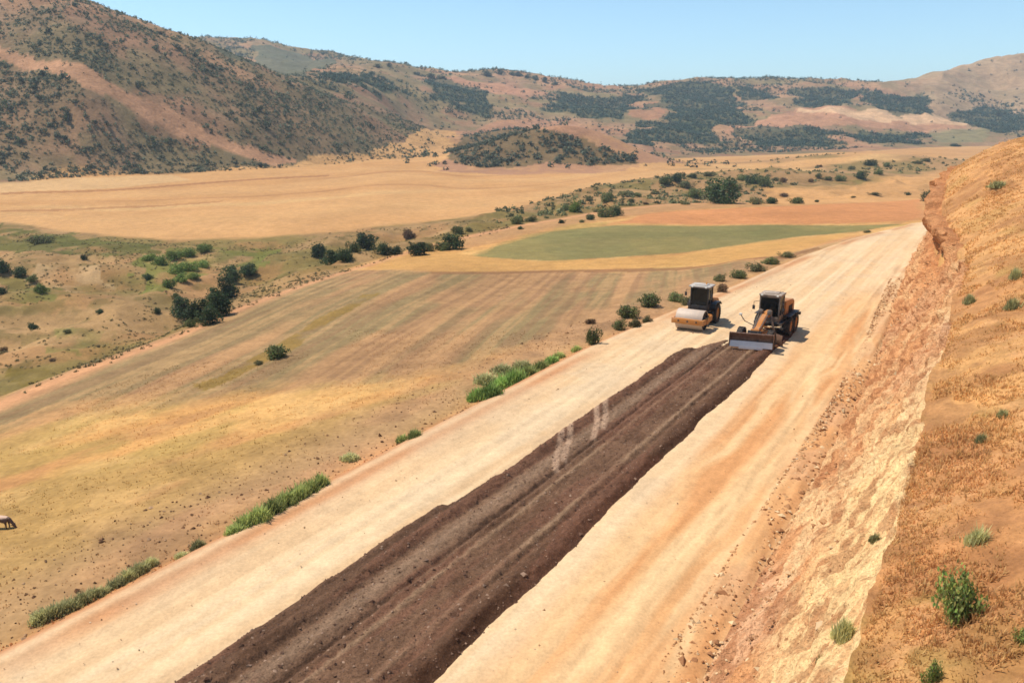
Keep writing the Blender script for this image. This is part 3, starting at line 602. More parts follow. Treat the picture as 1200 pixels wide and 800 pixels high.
# ------------------------------------------------------------------ grass, stones: nobody could count them
def blades(name, P, hgt, wid, lean, cols, mat, nb=4):
    "tufts of thin bent blades standing at the points P"
    n = len(P); N = n * nb; idx = np.repeat(np.arange(n), nb)
    a = rng.uniform(0, 2 * np.pi, N); h = hgt[idx] * rng.uniform(0.55, 1.15, N); ln = lean[idx] * h * rng.uniform(0.2, 1.0, N)
    w = wid[idx] * rng.uniform(0.7, 1.3, N); b = P[idx] + np.stack([rng.normal(0, 1, N) * wid[idx] * 1.6, rng.normal(0, 1, N) * wid[idx] * 1.6, np.zeros(N) - 0.03], 1)
    d = np.stack([np.cos(a), np.sin(a), 0 * a], 1); p = np.stack([-np.sin(a), np.cos(a), 0 * a], 1); up = np.array([0, 0, 1.0])
    m = b + up * (h * 0.6)[:, None] + d * (ln * 0.35)[:, None]; t = b + up * h[:, None] + d * ln[:, None]
    V = np.stack([b - p * w[:, None] / 2, b + p * w[:, None] / 2, m + p * w[:, None] * 0.4, m - p * w[:, None] * 0.4, t], 1).reshape(-1, 3)
    i = np.arange(N)[:, None] * 5; Fq = np.concatenate([np.concatenate([i, i + 1, i + 2], 1), np.concatenate([i, i + 2, i + 3], 1), np.concatenate([i + 3, i + 2, i + 4], 1)])
    c = cols[idx] * rng.uniform(0.75, 1.25, N)[:, None]; C = np.repeat(c, 5, 0)
    return raw_mesh(name, V, Fq, mat, C, smooth=False, nper=3)
def pick(cols, n): return np.array([alb(*c) for c in cols])[rng.integers(0, len(cols), n)]
def scatter_st(n, s0, s1, t0, t1, pw=1.0):
    s = s0 + (s1 - s0) * rng.random(n) ** pw; t = t0 + (t1 - t0) * rng.random(n) ** 1.3; X, Y = xy(s, t); return s, t, X, Y
s, t, X, Y = scatter_st(90000, 2, 104, 0, 1, 1.7)
t = f_tt(s) + 0.05 + (t * (6 + s * 0.35)); X, Y = xy(s, t)
k = fbm(X / 1.3, Y / 1.3, 104, 4) > 0.40; X, Y, s, t = X[k], Y[k], s[k], t[k]
P = np.stack([X, Y, zat(X, Y) + 0.05], 1); n = len(P)
hh = (0.05 + 0.14 * fbm(X / 2, Y / 2, 107, 3)) * rng.uniform(0.5, 1.4, n)
o = link_mesh('dry_grass', blades('dry_grass', P, hh, np.full(n, 0.022) + s * 0.0004, np.full(n, 1.1), (pick([(222, 166, 108), (232, 186, 126), (206, 144, 94), (226, 172, 122), (196, 150, 96)], n) * 0.55 + 0.45 * hs_c(s[:, None], t[:, None], s[:, None], X[:, None], Y[:, None])[:, 0] * 1.0) * np.array([1.70, 1.87, 1.80]), M['tuft'], 4))
tag(o, 'dry orange grass covering the hillside above the cut', 'grass', kind='stuff')
s, t, X, Y = scatter_st(13000, -2, 50, -50, -21.5, 1.0)
k = (fbm(X / 6, Y / 6, 108, 4) > 0.46); X, Y = X[k], Y[k]; Lk = lines(X, Y); k = (Y < Lk[:, 3]) & (Y > 4); X, Y = X[k], Y[k]
P = np.stack([X, Y, zat(X, Y)], 1); n = len(P)
o = link_mesh('stubble', blades('stubble', P, rng.uniform(0.04, 0.11, n), np.full(n, 0.05), np.full(n, 1.0), ground_colour(X, Y) * 1.75, M['tuft'], 3))
tag(o, 'short dry stubble on the tan field left of the road', 'grass', kind='stuff')

def stones(name, P, sz, cols, mat):
    base = np.array([(1, 0, 0), (-1, 0, 0), (0, 1, 0), (0, -1, 0), (0, 0, 1), (0, 0, -1)], float)
    fc = np.array([(0, 2, 4), (2, 1, 4), (1, 3, 4), (3, 0, 4), (2, 0, 5), (1, 2, 5), (3, 1, 5), (0, 3, 5)])
    n = len(P); V = base[None] * rng.uniform(0.6, 1.3, (n, 6, 1)) + rng.normal(0, 0.22, (n, 6, 3)); V[:, :, 2] *= 0.7
    a = rng.uniform(0, 6.28, n); ca, sa = np.cos(a)[:, None], np.sin(a)[:, None]
    V = np.stack([V[..., 0] * ca - V[..., 1] * sa, V[..., 0] * sa + V[..., 1] * ca, V[..., 2]], -1) * sz[:, None, None] + P[:, None]
    Fq = (fc[None] + (np.arange(n) * 6)[:, None, None]).reshape(-1, 3)
    return raw_mesh(name, V.reshape(-1, 3), Fq, mat, np.repeat(cols * rng.uniform(0.8, 1.2, n)[:, None], 6, 0), smooth=False, nper=3)
n = 6500; s = 8 + 40 * rng.random(n) ** 1.4; a, b = dark_edges(s); w = rng.random(n); t = a + (b - a) * w
X, Y = xy(s, t); _, _, Z = dark_z(s, t, w, X, Y)
o = link_mesh('gravel_clods', stones('gravel_clods', np.stack([X, Y, Z], 1), rng.gamma(2.0, 0.010, n) + 0.010, pick([(140, 106, 84), (116, 84, 66), (182, 148, 122), (130, 96, 76)], n), M['stone']))
tag(o, 'loose stones and clods strewn over the dark gravel bed', 'gravel', kind='stuff')
n = 6000; s = 8 + 70 * rng.random(n) ** 1.5; w = rng.random(n) ** 2.2; t = f_tr(s) - 1.2 + w * (f_tt(s) - f_tr(s) + 0.4)
X, Y = xy(s, t); Z = zat(X, Y) + 0.03
o = link_mesh('scree', stones('scree', np.stack([X, Y, Z], 1), rng.gamma(1.8, 0.020, n) + 0.012, pick([(226, 176, 124), (200, 146, 100), (240, 204, 156), (176, 124, 84)], n), M['stone']))
tag(o, 'small broken stones lying at the foot of the cut slope', 'gravel', kind='stuff')
n = 1300; s = 6 + 50 * rng.random(n) ** 1.2; t = f_tl(s) - 1.0 - 6 * rng.random(n) ** 1.2; X, Y = xy(s, t)
o = link_mesh('verge_clods', stones('verge_clods', np.stack([X, Y, zat(X, Y) + 0.02], 1), rng.gamma(1.4, 0.018, n) + 0.015, pick([(176, 130, 90), (150, 108, 76), (206, 164, 124), (128, 90, 62)], n), M['stone']))
tag(o, 'earth clods and stones along the verge left of the road', 'gravel', kind='stuff')

n = 900; s = 8 + 70 * rng.random(n) ** 1.3; t = f_tl(s) + 0.3 + rng.random(n) * (f_tr(s) - f_tl(s) - 0.6); k = (t < -15.9) | (t > -9.6) | (s > 55); s, t = s[k], t[k]; X, Y = xy(s, t)
o = link_mesh('road_stones', stones('road_stones', np.stack([X, Y, zat(X, Y) + 0.045], 1), rng.gamma(1.5, 0.010, len(s)) + 0.010, pick([(216, 174, 130), (190, 148, 108), (240, 208, 170)], len(s)), M['stone']))
tag(o, 'loose pebbles strewn over the pale packed road', 'gravel', kind='stuff')

# ------------------------------------------------------------------ shrubs and trees
def leaf_cloud(n, size, lobes, seed, flat=0.0):
    "leaf-sized faces spread through the volume of several lobes; lobes = (x, y, z, r)"
    g = np.random.default_rng(seed); lb = np.array(lobes, float); wt = lb[:, 3] ** 2; wt /= wt.sum()
    i = g.choice(len(lb), n, p=wt); d = g.normal(0, 1, (n, 3)); d /= np.linalg.norm(d, axis=1)[:, None]
    r = lb[i, 3] * g.uniform(0.35, 1.0, n) ** 0.45 * (1 + 0.16 * g.normal(0, 1, n)); c = lb[i, :3] + d * r[:, None]; c[:, 2] = np.maximum(c[:, 2], 0.02)
    nrm = d + g.normal(0, 0.55, (n, 3)); nrm /= np.linalg.norm(nrm, axis=1)[:, None]
    a = np.cross(nrm, g.normal(0, 1, (n, 3))); a /= np.linalg.norm(a, axis=1)[:, None]; b = np.cross(nrm, a)
    sz = size * g.uniform(0.6, 1.4, n)[:, None]
    V = np.stack([c - a * sz, c - b * sz * 0.6, c + a * sz, c + b * sz * 0.6], 1).reshape(-1, 3); V[:, 2] = np.maximum(V[:, 2], 0.0)
    Fq = np.arange(4 * n).reshape(-1, 4)
    tone = g.uniform(0.55, 1.5, n)[:, None] * np.array([1, 1, 1.0]) * (1 + 0.12 * g.normal(0, 1, (n, 3)))
    return V, Fq, np.repeat(np.clip(tone, 0.3, 2.2), 4, 0)
def rand_lobes(seed, n=6, spread=0.6, rr=(0.3, 0.55), zz=(0.3, 0.7)):
    g = np.random.default_rng(seed)
    return [(g.uniform(-spread, spread), g.uniform(-spread, spread) , g.uniform(*zz), g.uniform(*rr)) for _ in range(n)]
BUSH = []
for k in range(6):
    V, Fq, C = leaf_cloud(1700, 0.062, rand_lobes(200 + k, 6, 0.4, (0.38, 0.55), (0.12, 0.5)) + rand_lobes(250 + k, 9, 0.72, (0.16, 0.32), (0.1, 0.75)), 300 + k); BUSH.append(raw_mesh('shrub_foliage', V, Fq, LEAF['mid'], C, smooth=False))
TREE = []
for k in range(4):
    V, Fq, C = leaf_cloud(2300, 0.065, rand_lobes(400 + k, 8, 0.5, (0.36, 0.5), (0.2, 0.6)) + rand_lobes(450 + k, 6, 0.40, (0.28, 0.42), (0.6, 1.2)) + rand_lobes(480 + k, 9, 0.66, (0.14, 0.26), (0.3, 1.3)), 500 + k); TREE.append(raw_mesh('tree_crown', V, Fq, LEAF['dark'], C, smooth=False))
FARB = []
for k in range(4):
    V, Fq, C = leaf_cloud(70, 0.2, rand_lobes(600 + k, 4), 700 + k); FARB.append(raw_mesh('far_shrub', V, Fq, LEAF['far'], C, smooth=False))
def stem_mesh(name, hgt, r0, forks, seed):
    g = random.Random(seed); bm = bmesh.new()
    def limb(p, q, ra, rb):
        d = (q - p); L = d.length; m = Matrix.Translation((p + q) / 2) @ d.to_track_quat('Z', 'Y').to_matrix().to_4x4()
        bmesh.ops.create_cone(bm, cap_ends=True, segments=7, radius1=ra, radius2=rb, depth=L, matrix=m)
    top = Vector((g.uniform(-.06, .06), g.uniform(-.06, .06), hgt * 0.5)); limb(Vector((0, 0, -0.05)), top, r0, r0 * 0.7)
    for k in range(forks):
        a = k * 6.283 / forks + g.uniform(-.4, .4); q = top + Vector((math.cos(a) * 0.35, math.sin(a) * 0.35, hgt * 0.5)); limb(top - Vector((0, 0, 0.03)), q, r0 * 0.6, r0 * 0.22)
    me = bpy.data.meshes.new(name); bm.to_mesh(me); bm.free(); me.materials.append(M['bark']); return me
STEM = [stem_mesh('stem', 0.6, 0.05, 5, k) for k in range(2)]
TRUNK = [stem_mesh('trunk', 1.0, 0.055, 5, 9 + k) for k in range(2)]
def set_mat(o, mat):
    o.material_slots[0].link = 'OBJECT'; o.material_slots[0].material = mat
def px_scale(p): return 942.0 / (p[1] * cP + (CAM_H - p[2]) * sP)        # picture pixels per metre at a place
nshr = [0]
def shrub(u, v, w, h, leaf, label, group=None, name='shrub', cat='shrub', parts=None, tree=False, back=0.35):
    "a shrub whose foot was measured at (u, v) and that is w wide and h high there (picture pixels)"
    p = at(u, v)[0]; k = px_scale(p); W = w / k; Hh = h / k * 1.05
    p = p + np.array([p[0], p[1], 0]) / np.hypot(p[0], p[1]) * W * back; p[2] = float(zat(p[0], p[1]))
    i = nshr[0]; nshr[0] += 1; rz = (i * 2.39996) % 6.283
    protos = TREE if tree else BUSH; me = protos[i % len(protos)]
    zs = Hh / (1.62 if tree else 1.12) * (1.0 if w >= 15 else 0.62 + 0.4 * ((i * 0.618) % 1)); xs = W / 1.7
    if parts is None: parts = w >= 15
    if not parts:
        o = link_mesh(name, me); o.location = p; o.rotation_euler = (0, 0, rz); o.scale = (xs, xs, zs); set_mat(o, LEAF[leaf])
    else:
        o = empty(name, p, rz)
        f = link_mesh('crown' if tree else 'foliage', me, o); f.scale = (xs, xs, zs); set_mat(f, LEAF[leaf])
        g = link_mesh('trunk' if tree else 'stem', (TRUNK if tree else STEM)[i % 2], o); g.scale = (xs * 1.1, xs * 1.1, zs)
    tag(o, label, cat, group); return o

# ---- vegetation lists are filled in below
GV = 'shrubs on the verge left of the road'
for a in [(697, 404, 19, 24, 'mid', 'tall green shrub nearest the dark gravel on the left verge'),
          (692, 380, 12, 9, 'brown', 'small brown shrub in the field beyond the tall green verge shrub'),
          (725, 388, 17, 14, 'mid', 'low green shrub just behind the tall green one on the verge'),
          (737, 374, 27, 17, 'mid', 'broad green shrub between two smaller ones on the verge'),
          (745, 384, 17, 12, 'olive', 'low olive shrub closest to the road edge left of the roller'),
          (761, 361, 29, 18, 'mid', 'broadest round green shrub on the verge left of the roller'),
          (757, 378, 14, 10, 'olive', 'small olive tuft shrub below the broadest verge shrub'),
          (793, 354, 22, 13, 'mid', 'low green shrub beside the roller drum'),
          (806, 358, 16, 12, 'olive', 'yellowish shrub close behind the roller drum'),
          (846, 343, 15, 12, 'brown', 'rusty brown shrub right behind the roller cab'),
          (843, 330, 16, 10, 'olive', 'olive shrub on the verge above the rusty brown one'),
          (866, 327, 22, 11, 'mid', 'green verge shrub up the road behind the roller'),
          (884, 319, 22, 11, 'olive', 'middle shrub of the row on the verge up the road'),
          (903, 310, 20, 10, 'mid', 'shrub on the verge where the road starts to bend'),
          (921, 302, 18, 8, 'olive', 'farthest shrub on the verge before the yellow strip ends'),
          (1016, 273, 10, 5, 'olive', 'tiny shrub at the road edge below the green field tip')]:
    shrub(*a, group=GV)
GG = 'dark bushes in the gully hollow'
for a in [(214, 374, 26, 26, 'dark', 'dark bush at the left end of the gully thicket'), (232, 377, 30, 28, 'dark', 'large dark bush low in the gully thicket'),
          (246, 381, 26, 24, 'dark', 'dark bush at the lowest point of the gully thicket'), (262, 371, 30, 32, 'dark', 'broad dark bush at the right of the gully thicket'),
          (252, 360, 26, 26, 'dark', 'dark bush in the middle of the gully thicket'), (267, 350, 26, 30, 'dark', 'tall dark bush halfway up the gully thicket'),
          (272, 332, 26, 22, 'dark', 'dark bush near the top of the gully thicket'), (291, 327, 24, 15, 'dark', 'dark bush at the upper right tip of the gully thicket'),
          (226, 383, 16, 12, 'mid', 'small paler green bush in front of the gully thicket')]:
    shrub(*a, group=GG, tree=a[2] >= 24, name='bush', cat='bush')
for a in [(176, 306, 18, 9), (190, 312, 20, 12), (205, 306, 22, 12), (222, 302, 24, 12), (240, 297, 22, 11), (205, 322, 22, 13), (222, 318, 22, 13), (240, 314, 18, 10), (198, 338, 18, 12), (212, 331, 18, 11), (228, 329, 16, 9)]:
    shrub(*a, 'bright', 'bright green low bush above the dark thicket in the gully', 'bright green low bushes on the gully side', parts=False, name='bush', cat='bush')
for u, v, w, h, lf, lb in [(173, 329, 12, 11, 'dark', 'small round dark bush left of the bright green bushes'), (184, 368, 10, 9, 'dark', 'small dark bush left of the gully thicket'), (205, 350, 10, 8, 'mid', 'small green bush just above the gully thicket left end'),
                           (117, 368, 10, 9, 'dark', 'lone small dark bush in the middle of the gully floor'), (38, 386, 13, 9, 'dark', 'lone dark bush on the slope at the far left below the green patch'), (79, 391, 11, 7, 'olive', 'lone olive bush right of the far left dark bush'),
                           (100, 305, 9, 7, 'dark', 'tiny dark bush below the large straw field at left'), (5, 412, 8, 9, 'brown', 'small brown bush at the left edge of the photo'), (61, 424, 9, 6, 'brown', 'small brown bush just above the ploughed field edge'),
                           (50, 286, 30, 12, 'olive', 'low olive bush below the straw field near the left edge')]:
    shrub(u, v, w, h, lf, lb, 'lone bushes in the gully', parts=False, name='bush', cat='bush')
for u, v, w, h, lf, lb in [(4, 323, 20, 20, 'dark', 'dark bush cut by the left edge of the photo, topmost one'), (24, 326, 17, 14, 'dark', 'dark bush second from the left edge'), (38, 332, 14, 11, 'mid', 'green bush in the middle of the far left row'),
                           (49, 344, 18, 13, 'bright', 'brighter green bush at the right end of the far left row'), (4, 345, 14, 10, 'dark', 'lower dark bush at the left edge of the photo')]:
    shrub(u, v, w, h, lf, lb, 'row of bushes at the far left', name='bush', cat='bush')
for u, v, w, h, lf, lb in [(374, 303, 22, 18, 'dark', 'leftmost bush of the gully row right of the hollow'), (388, 310, 24, 18, 'dark', 'lowest bush of the gully row right of the hollow'), (405, 308, 22, 17, 'dark', 'dark bush close to the field edge in the gully row'),
                           (413, 296, 16, 15, 'mid', 'pale topped bush standing behind the gully row'), (430, 294, 28, 22, 'dark', 'tallest dark bush of the gully row'), (448, 299, 20, 16, 'dark', 'dark bush right of the tallest one in the gully row'),
                           (462, 299, 20, 12, 'dark', 'low dark bush in the middle of the gully row'), (478, 281, 18, 12, 'brown', 'brownish bush on the bank above the gully row'), (488, 300, 26, 18, 'dark', 'broad dark bush at the yellow field corner'),
                           (504, 295, 18, 12, 'mid', 'low green bush between two broad dark ones in the gully row'), (518, 294, 18, 14, 'mid', 'green bush second from the right end of the gully row'), (531, 293, 26, 20, 'dark', 'dark bush at the right end of the gully row'), (537, 275, 16, 11, 'mid', 'small green bush above the right end of the gully row'),
                           (550, 272, 9, 8, 'olive', 'tiny olive bush past the right end of the gully row')]:
    shrub(u, v, w, h, lf, lb, 'bushes in a row along the gully', tree=w >= 24, name='bush', cat='bush')
for u, v, w, h, lf in [(605, 263, 16, 11, 'mid'), (623, 260, 14, 8, 'mid'), (610, 269, 8, 6, 'dark'), (659, 262, 9, 8, 'dark'), (664, 247, 12, 9, 'mid'), (674, 249, 16, 16, 'bright'), (692, 258, 12, 8, 'dark'), (698, 249, 10, 6, 'olive'), (710, 255, 20, 14, 'mid'), (722, 253, 18, 13, 'dark'),
                       (711, 238, 16, 14, 'mid'), (690, 236, 10, 7, 'olive'), (740, 238, 9, 6, 'olive'), (748, 231, 12, 7, 'mid'), (730, 229, 12, 6, 'olive'), (681, 261, 8, 5, 'olive'), (640, 256, 8, 4, 'olive'), (757, 240, 8, 4, 'brown'), (779, 219, 18, 12, 'mid'), (795, 215, 16, 12, 'dark'), (768, 228, 12, 6, 'olive'), (804, 222, 20, 10, 'olive'),
                       (815, 233, 22, 14, 'mid'), (812, 209, 14, 8, 'mid'), (830, 207, 14, 7, 'olive'), (868, 212, 16, 8, 'mid'), (884, 216, 22, 14, 'dark'), (897, 219, 20, 13, 'mid'), (862, 224, 14, 10, 'olive'), (908, 212, 10, 7, 'olive'), (918, 214, 10, 7, 'brown'), (885, 240, 16, 10, 'olive'), (903, 239, 18, 10, 'dark'), (932, 239, 18, 9, 'mid'), (918, 231, 12, 6, 'brown'), (802, 240, 14, 6, 'olive'), (957, 237, 6, 4, 'dark')]:
    shrub(u, v, w, h, lf, 'green shrub on the bank between the straw field and the orange fields', 'shrubs along the winding bank in the valley', parts=False)
shrub(845, 239, 42, 33, 'dark', 'largest dark round tree on the valley bank above the green field', name='tree', cat='tree', tree=True)
for u, v, w, h, lf in [(1020, 195, 14, 11, 'dark'), (1008, 211, 15, 11, 'dark'), (985, 213, 14, 8, 'mid'), (1030, 205, 12, 8, 'mid'), (970, 212, 12, 7, 'olive'), (958, 209, 9, 6, 'olive'), (998, 199, 10, 7, 'olive'), (1040, 196, 10, 6, 'mid'), (950, 214, 8, 5, 'brown'), (1075, 192, 14, 5, 'olive'), (1086, 190, 10, 5, 'olive'), (1063, 229, 7, 5, 'dark'), (1000, 232, 6, 4, 'olive'), (1024, 229, 14, 4, 'olive'), (960, 196, 8, 4, 'brown'), (1118, 172, 14, 4, 'dark')]:
    shrub(u, v, w, h, lf, 'shrub on the low rise between the two far right fields', 'shrubs on the low rise at right', parts=False)
shrub(325, 421, 30, 18, 'mid', 'lone green bush on the weed strip across the ploughed field', name='bush', cat='bush')
shrub(304, 428, 12, 8, 'olive', 'small olive tuft bush left of the lone green bush', parts=False, name='bush', cat='bush')
# green plants on the near hillside and at the edge of the cut
def clump_mesh(name, seed, n, hgt, spread, wid):
    g = np.random.default_rng(seed); r = spread * g.random(n) ** 0.75; a = g.uniform(0, 6.283, n)
    P = np.stack([r * np.cos(a), r * np.sin(a), np.zeros(n)], 1); hh = hgt * (1 - 0.6 * (r / spread) ** 2) * g.uniform(0.6, 1.1, n)
    return blades(name, P, hh, np.full(n, wid), np.full(n, 0.75), np.ones((n, 3)) * g.uniform(0.6, 1.4, n)[:, None], LEAF['mid'], 5)
CLUMP = [clump_mesh('grass_clump', 800 + k, 170, 1.0, 0.82, 0.085) for k in range(4)]
def clump(u, v, w, h, leaf, label, group=None, name='grass_clump', cat='grass clump'):
    p = at(u, v)[0]; k = px_scale(p); i = nshr[0]; nshr[0] += 1
    o = link_mesh(name, CLUMP[i % 4]); xs = w / k / 2.0
    p = p + np.array([p[0], p[1], 0]) / np.hypot(p[0], p[1]) * xs * 0.5; p[2] = float(zat(p[0], p[1]))
    o.location = p; o.rotation_euler = (0, 0, (i * 2.4) % 6.28); o.scale = (xs * 1.1, xs * 1.1, h / k * 0.74); set_mat(o, LEAF[leaf]); tag(o, label, cat, group); return o
LEAF['young'] = leaf_mat('young_leaves', (0.27, 0.31, 0.08)); LEAF['grass'] = leaf_mat('green_grass', (0.33, 0.36, 0.11)); LEAF['grass2'] = leaf_mat('olive_grass', (0.42, 0.39, 0.17)); LEAF['vivid'] = leaf_mat('vivid_grass', (0.25, 0.36, 0.09))
for u, v, w, h, lf in [(560, 470, 26, 22, 'vivid'), (575, 466, 30, 26, 'vivid'), (590, 456, 30, 24, 'vivid'), (604, 450, 32, 26, 'vivid'), (618, 442, 26, 20, 'grass'), (570, 450, 30, 16, 'grass2'), (590, 438, 28, 14, 'grass2'), (634, 434, 24, 16, 'grass'), (647, 426, 20, 12, 'vivid'), (655, 420, 16, 10, 'grass'), (612, 432, 24, 12, 'grass2'), (676, 412, 14, 10, 'grass')]:
    clump(u, v, w, h, lf, 'bright green grass clump of the big patch on the road verge', 'grass clumps of the big green patch on the verge')
for u, v, w, h in [(276, 625, 26, 14), (290, 618, 30, 22), (305, 612, 32, 26), (320, 603, 32, 26), (336, 594, 32, 26), (350, 586, 30, 26), (363, 578, 28, 24), (376, 571, 24, 24)]:
    clump(u, v, w, h, 'grass', 'tall green grass clump of the long strip on the left road edge', 'grass clumps of the long strip on the left road edge')
for u, v, w, h in [(50, 730, 30, 20), (66, 724, 30, 22), (82, 717, 28, 20), (98, 709, 26, 20), (112, 702, 24, 18), (123, 696, 18, 10)]:
    clump(u, v, w, h, 'grass2', 'olive green grass clump of the lower left strip by the road', 'grass clumps of the lower left strip')
for u, v, w, h in [(138, 688, 24, 14), (150, 681, 24, 18), (164, 673, 24, 18), (177, 664, 18, 14)]:
    clump(u, v, w, h, 'grass2', 'olive grass clump of the short strip above the lower left one', 'grass clumps of the short strip')
for u, v, w, h, lf, lb in [(214, 653, 18, 9, 'grass2', 'small dry green tuft between the short and the long grass strip'), (233, 643, 20, 16, 'grass2', 'thin green tuft just below the long grass strip'), (472, 518, 18, 12, 'grass', 'green tuft on the verge below the big green patch'), (486, 513, 20, 14, 'grass', 'second green tuft on the verge below the big green patch'), (410, 540, 22, 10, 'grass2', 'low olive tuft beside the road left of the pale tyre marks')]:
    clump(u, v, w, h, lf, lb, 'lone grass tufts on the left verge')
for u, v, w, h, lf, lb in [(1117, 730, 50, 70, 'young', 'largest leafy green plant on the dry hillside at right'), (1092, 802, 22, 40, 'young', 'narrow green plant at the bottom edge of the hillside'),
                           (1197, 755, 20, 26, 'young', 'green plant cut by the right edge of the photo'),
                           (1086, 236, 16, 15, 'olive', 'shrub at the top of the cut against the fields')]:
    shrub(u, v, w, h, lf, lb, 'green plants on the dry hillside', name='plant', cat='plant', parts=w >= 28, back=0.1)
for u, v, w, h, lb in [(1186, 365, 18, 22, 'small olive grass tuft high on the hillside at right'), (1190, 328, 14, 20, 'faint olive tuft on the upper hillside at the right edge'), (1136, 357, 14, 18, 'olive tuft under the turf edge of the cut'), (1170, 222, 22, 12, 'wide olive tuft near the top of the hillside'), (988, 752, 28, 40, 'grey green tuft on the lip of the cut near the bottom'), (963, 780, 14, 18, 'small tuft on the cut face near the bottom'), (1146, 644, 30, 36, 'dull green tuft above the largest plant on the hillside'), (1025, 636, 14, 16, 'tiny tuft on the lip of the cut'), (1150, 520, 16, 16, 'low olive tuft halfway down the hillside'), (1175, 490, 14, 14, 'small olive tuft near the right edge halfway up the hillside')]:
    clump(u, v, w, h, 'grass2', lb, 'olive tufts on the dry hillside')
# trees on the skyline
for u, v, w, h in [(456, 77, 6, 8), (505, 90, 12, 6), (518, 91, 10, 5), (570, 88, 16, 6), (586, 86, 8, 8), (600, 87, 9, 6), (608, 88, 10, 6), (618, 90, 9, 5), (627, 92, 8, 8), (638, 95, 8, 7), (650, 98, 9, 6), (442, 78, 10, 4), (488, 86, 9, 4), (1170, 135, 6, 12)]:
    shrub(u, v + 2, w, h, 'far', 'dark tree standing out on the skyline of the far hills', 'trees on the skyline', name='tree', cat='tree', parts=False, tree=True)

# scrub on the hills
def dens_left(X, Y, L):
    m = (Y > L[:, 6]) & (Y < L[:, 8] * 1.04) & (X / Y < -0.09)
    d = 0.30 + 0.85 * sstep((fbm(X / 55, Y / 55, 121, 4) - 0.42) / 0.16)
    d = d * (1 - 0.93 * warped(PG['track'], X, Y, 4, 12)) * (1 - 0.9 * warped(PG['saddle'], X, Y, 8, 20))
    low = sstep((L[:, 6] * 1.12 - Y) / 20); d = d * (1 - 0.55 * low) + low * 0.8 * (fbm(X / 40, Y / 40, 122, 3) > 0.52)
    d = d * (1 - 0.6 * sstep((X / Y + 0.30) / 0.10))
    return m * d
def far_cloud(name, P, sz, mat, hk=0.8, nl=16):
    "many small shrubs as one mesh of leaf clumps"
    n = len(P); d = rng.normal(0, 1, (n, nl, 3)); d /= np.linalg.norm(d, axis=2)[..., None]; d[..., 2] = np.abs(d[..., 2]) * hk * 1.6
    c = P[:, None] + d * sz[:, None, None] * rng.uniform(0.35, 1.0, (n, nl, 1)); c = c.reshape(-1, 3); N = len(c)
    nr = d.reshape(-1, 3) + rng.normal(0, 0.5, (N, 3)); nr /= np.linalg.norm(nr, axis=1)[:, None]
    a = np.cross(nr, rng.normal(0, 1, (N, 3))); a /= np.linalg.norm(a, axis=1)[:, None]; b = np.cross(nr, a); s_ = np.repeat(sz, nl)[:, None] * 0.34
    V = np.stack([c - a * s_, c - b * s_ * 0.7, c + a * s_, c + b * s_ * 0.7], 1).reshape(-1, 3)
    tone = np.repeat(rng.uniform(0.6, 1.6, n), nl) * rng.uniform(0.7, 1.3, N); T = np.repeat(tone[:, None] * np.ones(3), 4, 0)
    return raw_mesh(name, V, np.arange(4 * N).reshape(-1, 4), mat, T, smooth=False)
n = 70000; X = rng.uniform(-480, -30, n); Y = rng.uniform(230, 620, n); L = lines(X, Y); k = rng.random(n) < dens_left(X, Y, L) * 0.85; X, Y = X[k], Y[k]
sz = 0.35 + 0.48 * rng.gamma(2.0, 0.5, len(X)); P = np.stack([X, Y, zat(X, Y)], 1)
inview = np.abs(X / Y) < 0.66
order = np.argsort(-(sz / Y) * inview)
ind = order[:120]
rest = np.setdiff1d(np.arange(len(X)), ind)
tag(link_mesh('scrub', far_cloud('scrub', P[rest], sz[rest], LEAF['far'])), 'dark low scrub scattered over the brown left hill', 'scrub', kind='stuff')
for i in ind:
    o = link_mesh('shrub', FARB[i % 4]); o.location = P[i]; o.rotation_euler = (0, 0, i * 2.4 % 6.28); o.scale = (sz[i] * 1.1, sz[i] * 1.1, sz[i] * 1.2)
    tag(o, 'dark green shrub on the brown slope of the left hill', 'shrub', 'shrubs on the slope of the left hill')
# the knoll, its rim and the saddle
n = 5000; X = rng.uniform(-60, 120, n); Y = rng.uniform(340, 540, n)
d = warped(KNOLL, X, Y, 8, 25) * (0.45 + 0.6 * (fbm(X / 22, Y / 22, 131, 3) > 0.42)) * (1 - 0.6 * np.exp(-((X - 8) / 10) ** 2 - ((Y - 430) / 14) ** 2))
k = rng.random(n) < np.maximum(d * 0.9, 0.03 * (Y > 395)); X, Y = X[k], Y[k]
tag(link_mesh('scrub', far_cloud('scrub', np.stack([X, Y, zat(X, Y)], 1), rng.uniform(0.9, 2.4, len(X)), LEAF['far'])), 'dense dark scrub covering the small knoll in the valley', 'scrub', kind='stuff')
# low scrub of the banks between the fields, weeds of the gully and the verge
n = 26000; Y = rng.uniform(120, 480, n); X = rng.uniform(-0.02, 0.62, n) * Y; L = lines(X, Y); a_ = X / Y
d = (Y > L[:, 3] + 3) * (Y < L[:, 5] + 4) * (a_ < 0.32) * (0.15 + 0.5 * (fbm(X / 14, Y / 14, 141, 3) > 0.5))
d = np.maximum(d, (a_ > 0.17) * (Y > 212) * (Y < 470) * sstep((fbm(X / 60, Y / 30, 25, 4) - 0.42) / 0.1) * 0.5 * (fbm(X / 14, Y / 14, 142, 3) > 0.47))
for key in ('orange2', 'orange3', 'greenfield', 'yellowband'): d = d * (1 - inside(PG[key], X, Y))
k = rng.random(n) < d * 0.30; X, Y = X[k], Y[k]; LEAF['weed2'] = leaf_mat('leaves_dry', (0.20, 0.16, 0.07)); LEAF['weed'] = leaf_mat('leaves_weed', (0.125, 0.125, 0.055)); hs_ = st(X, Y); k = hs_[1] < f_tl(hs_[0]) - 3; X, Y = X[k], Y[k]
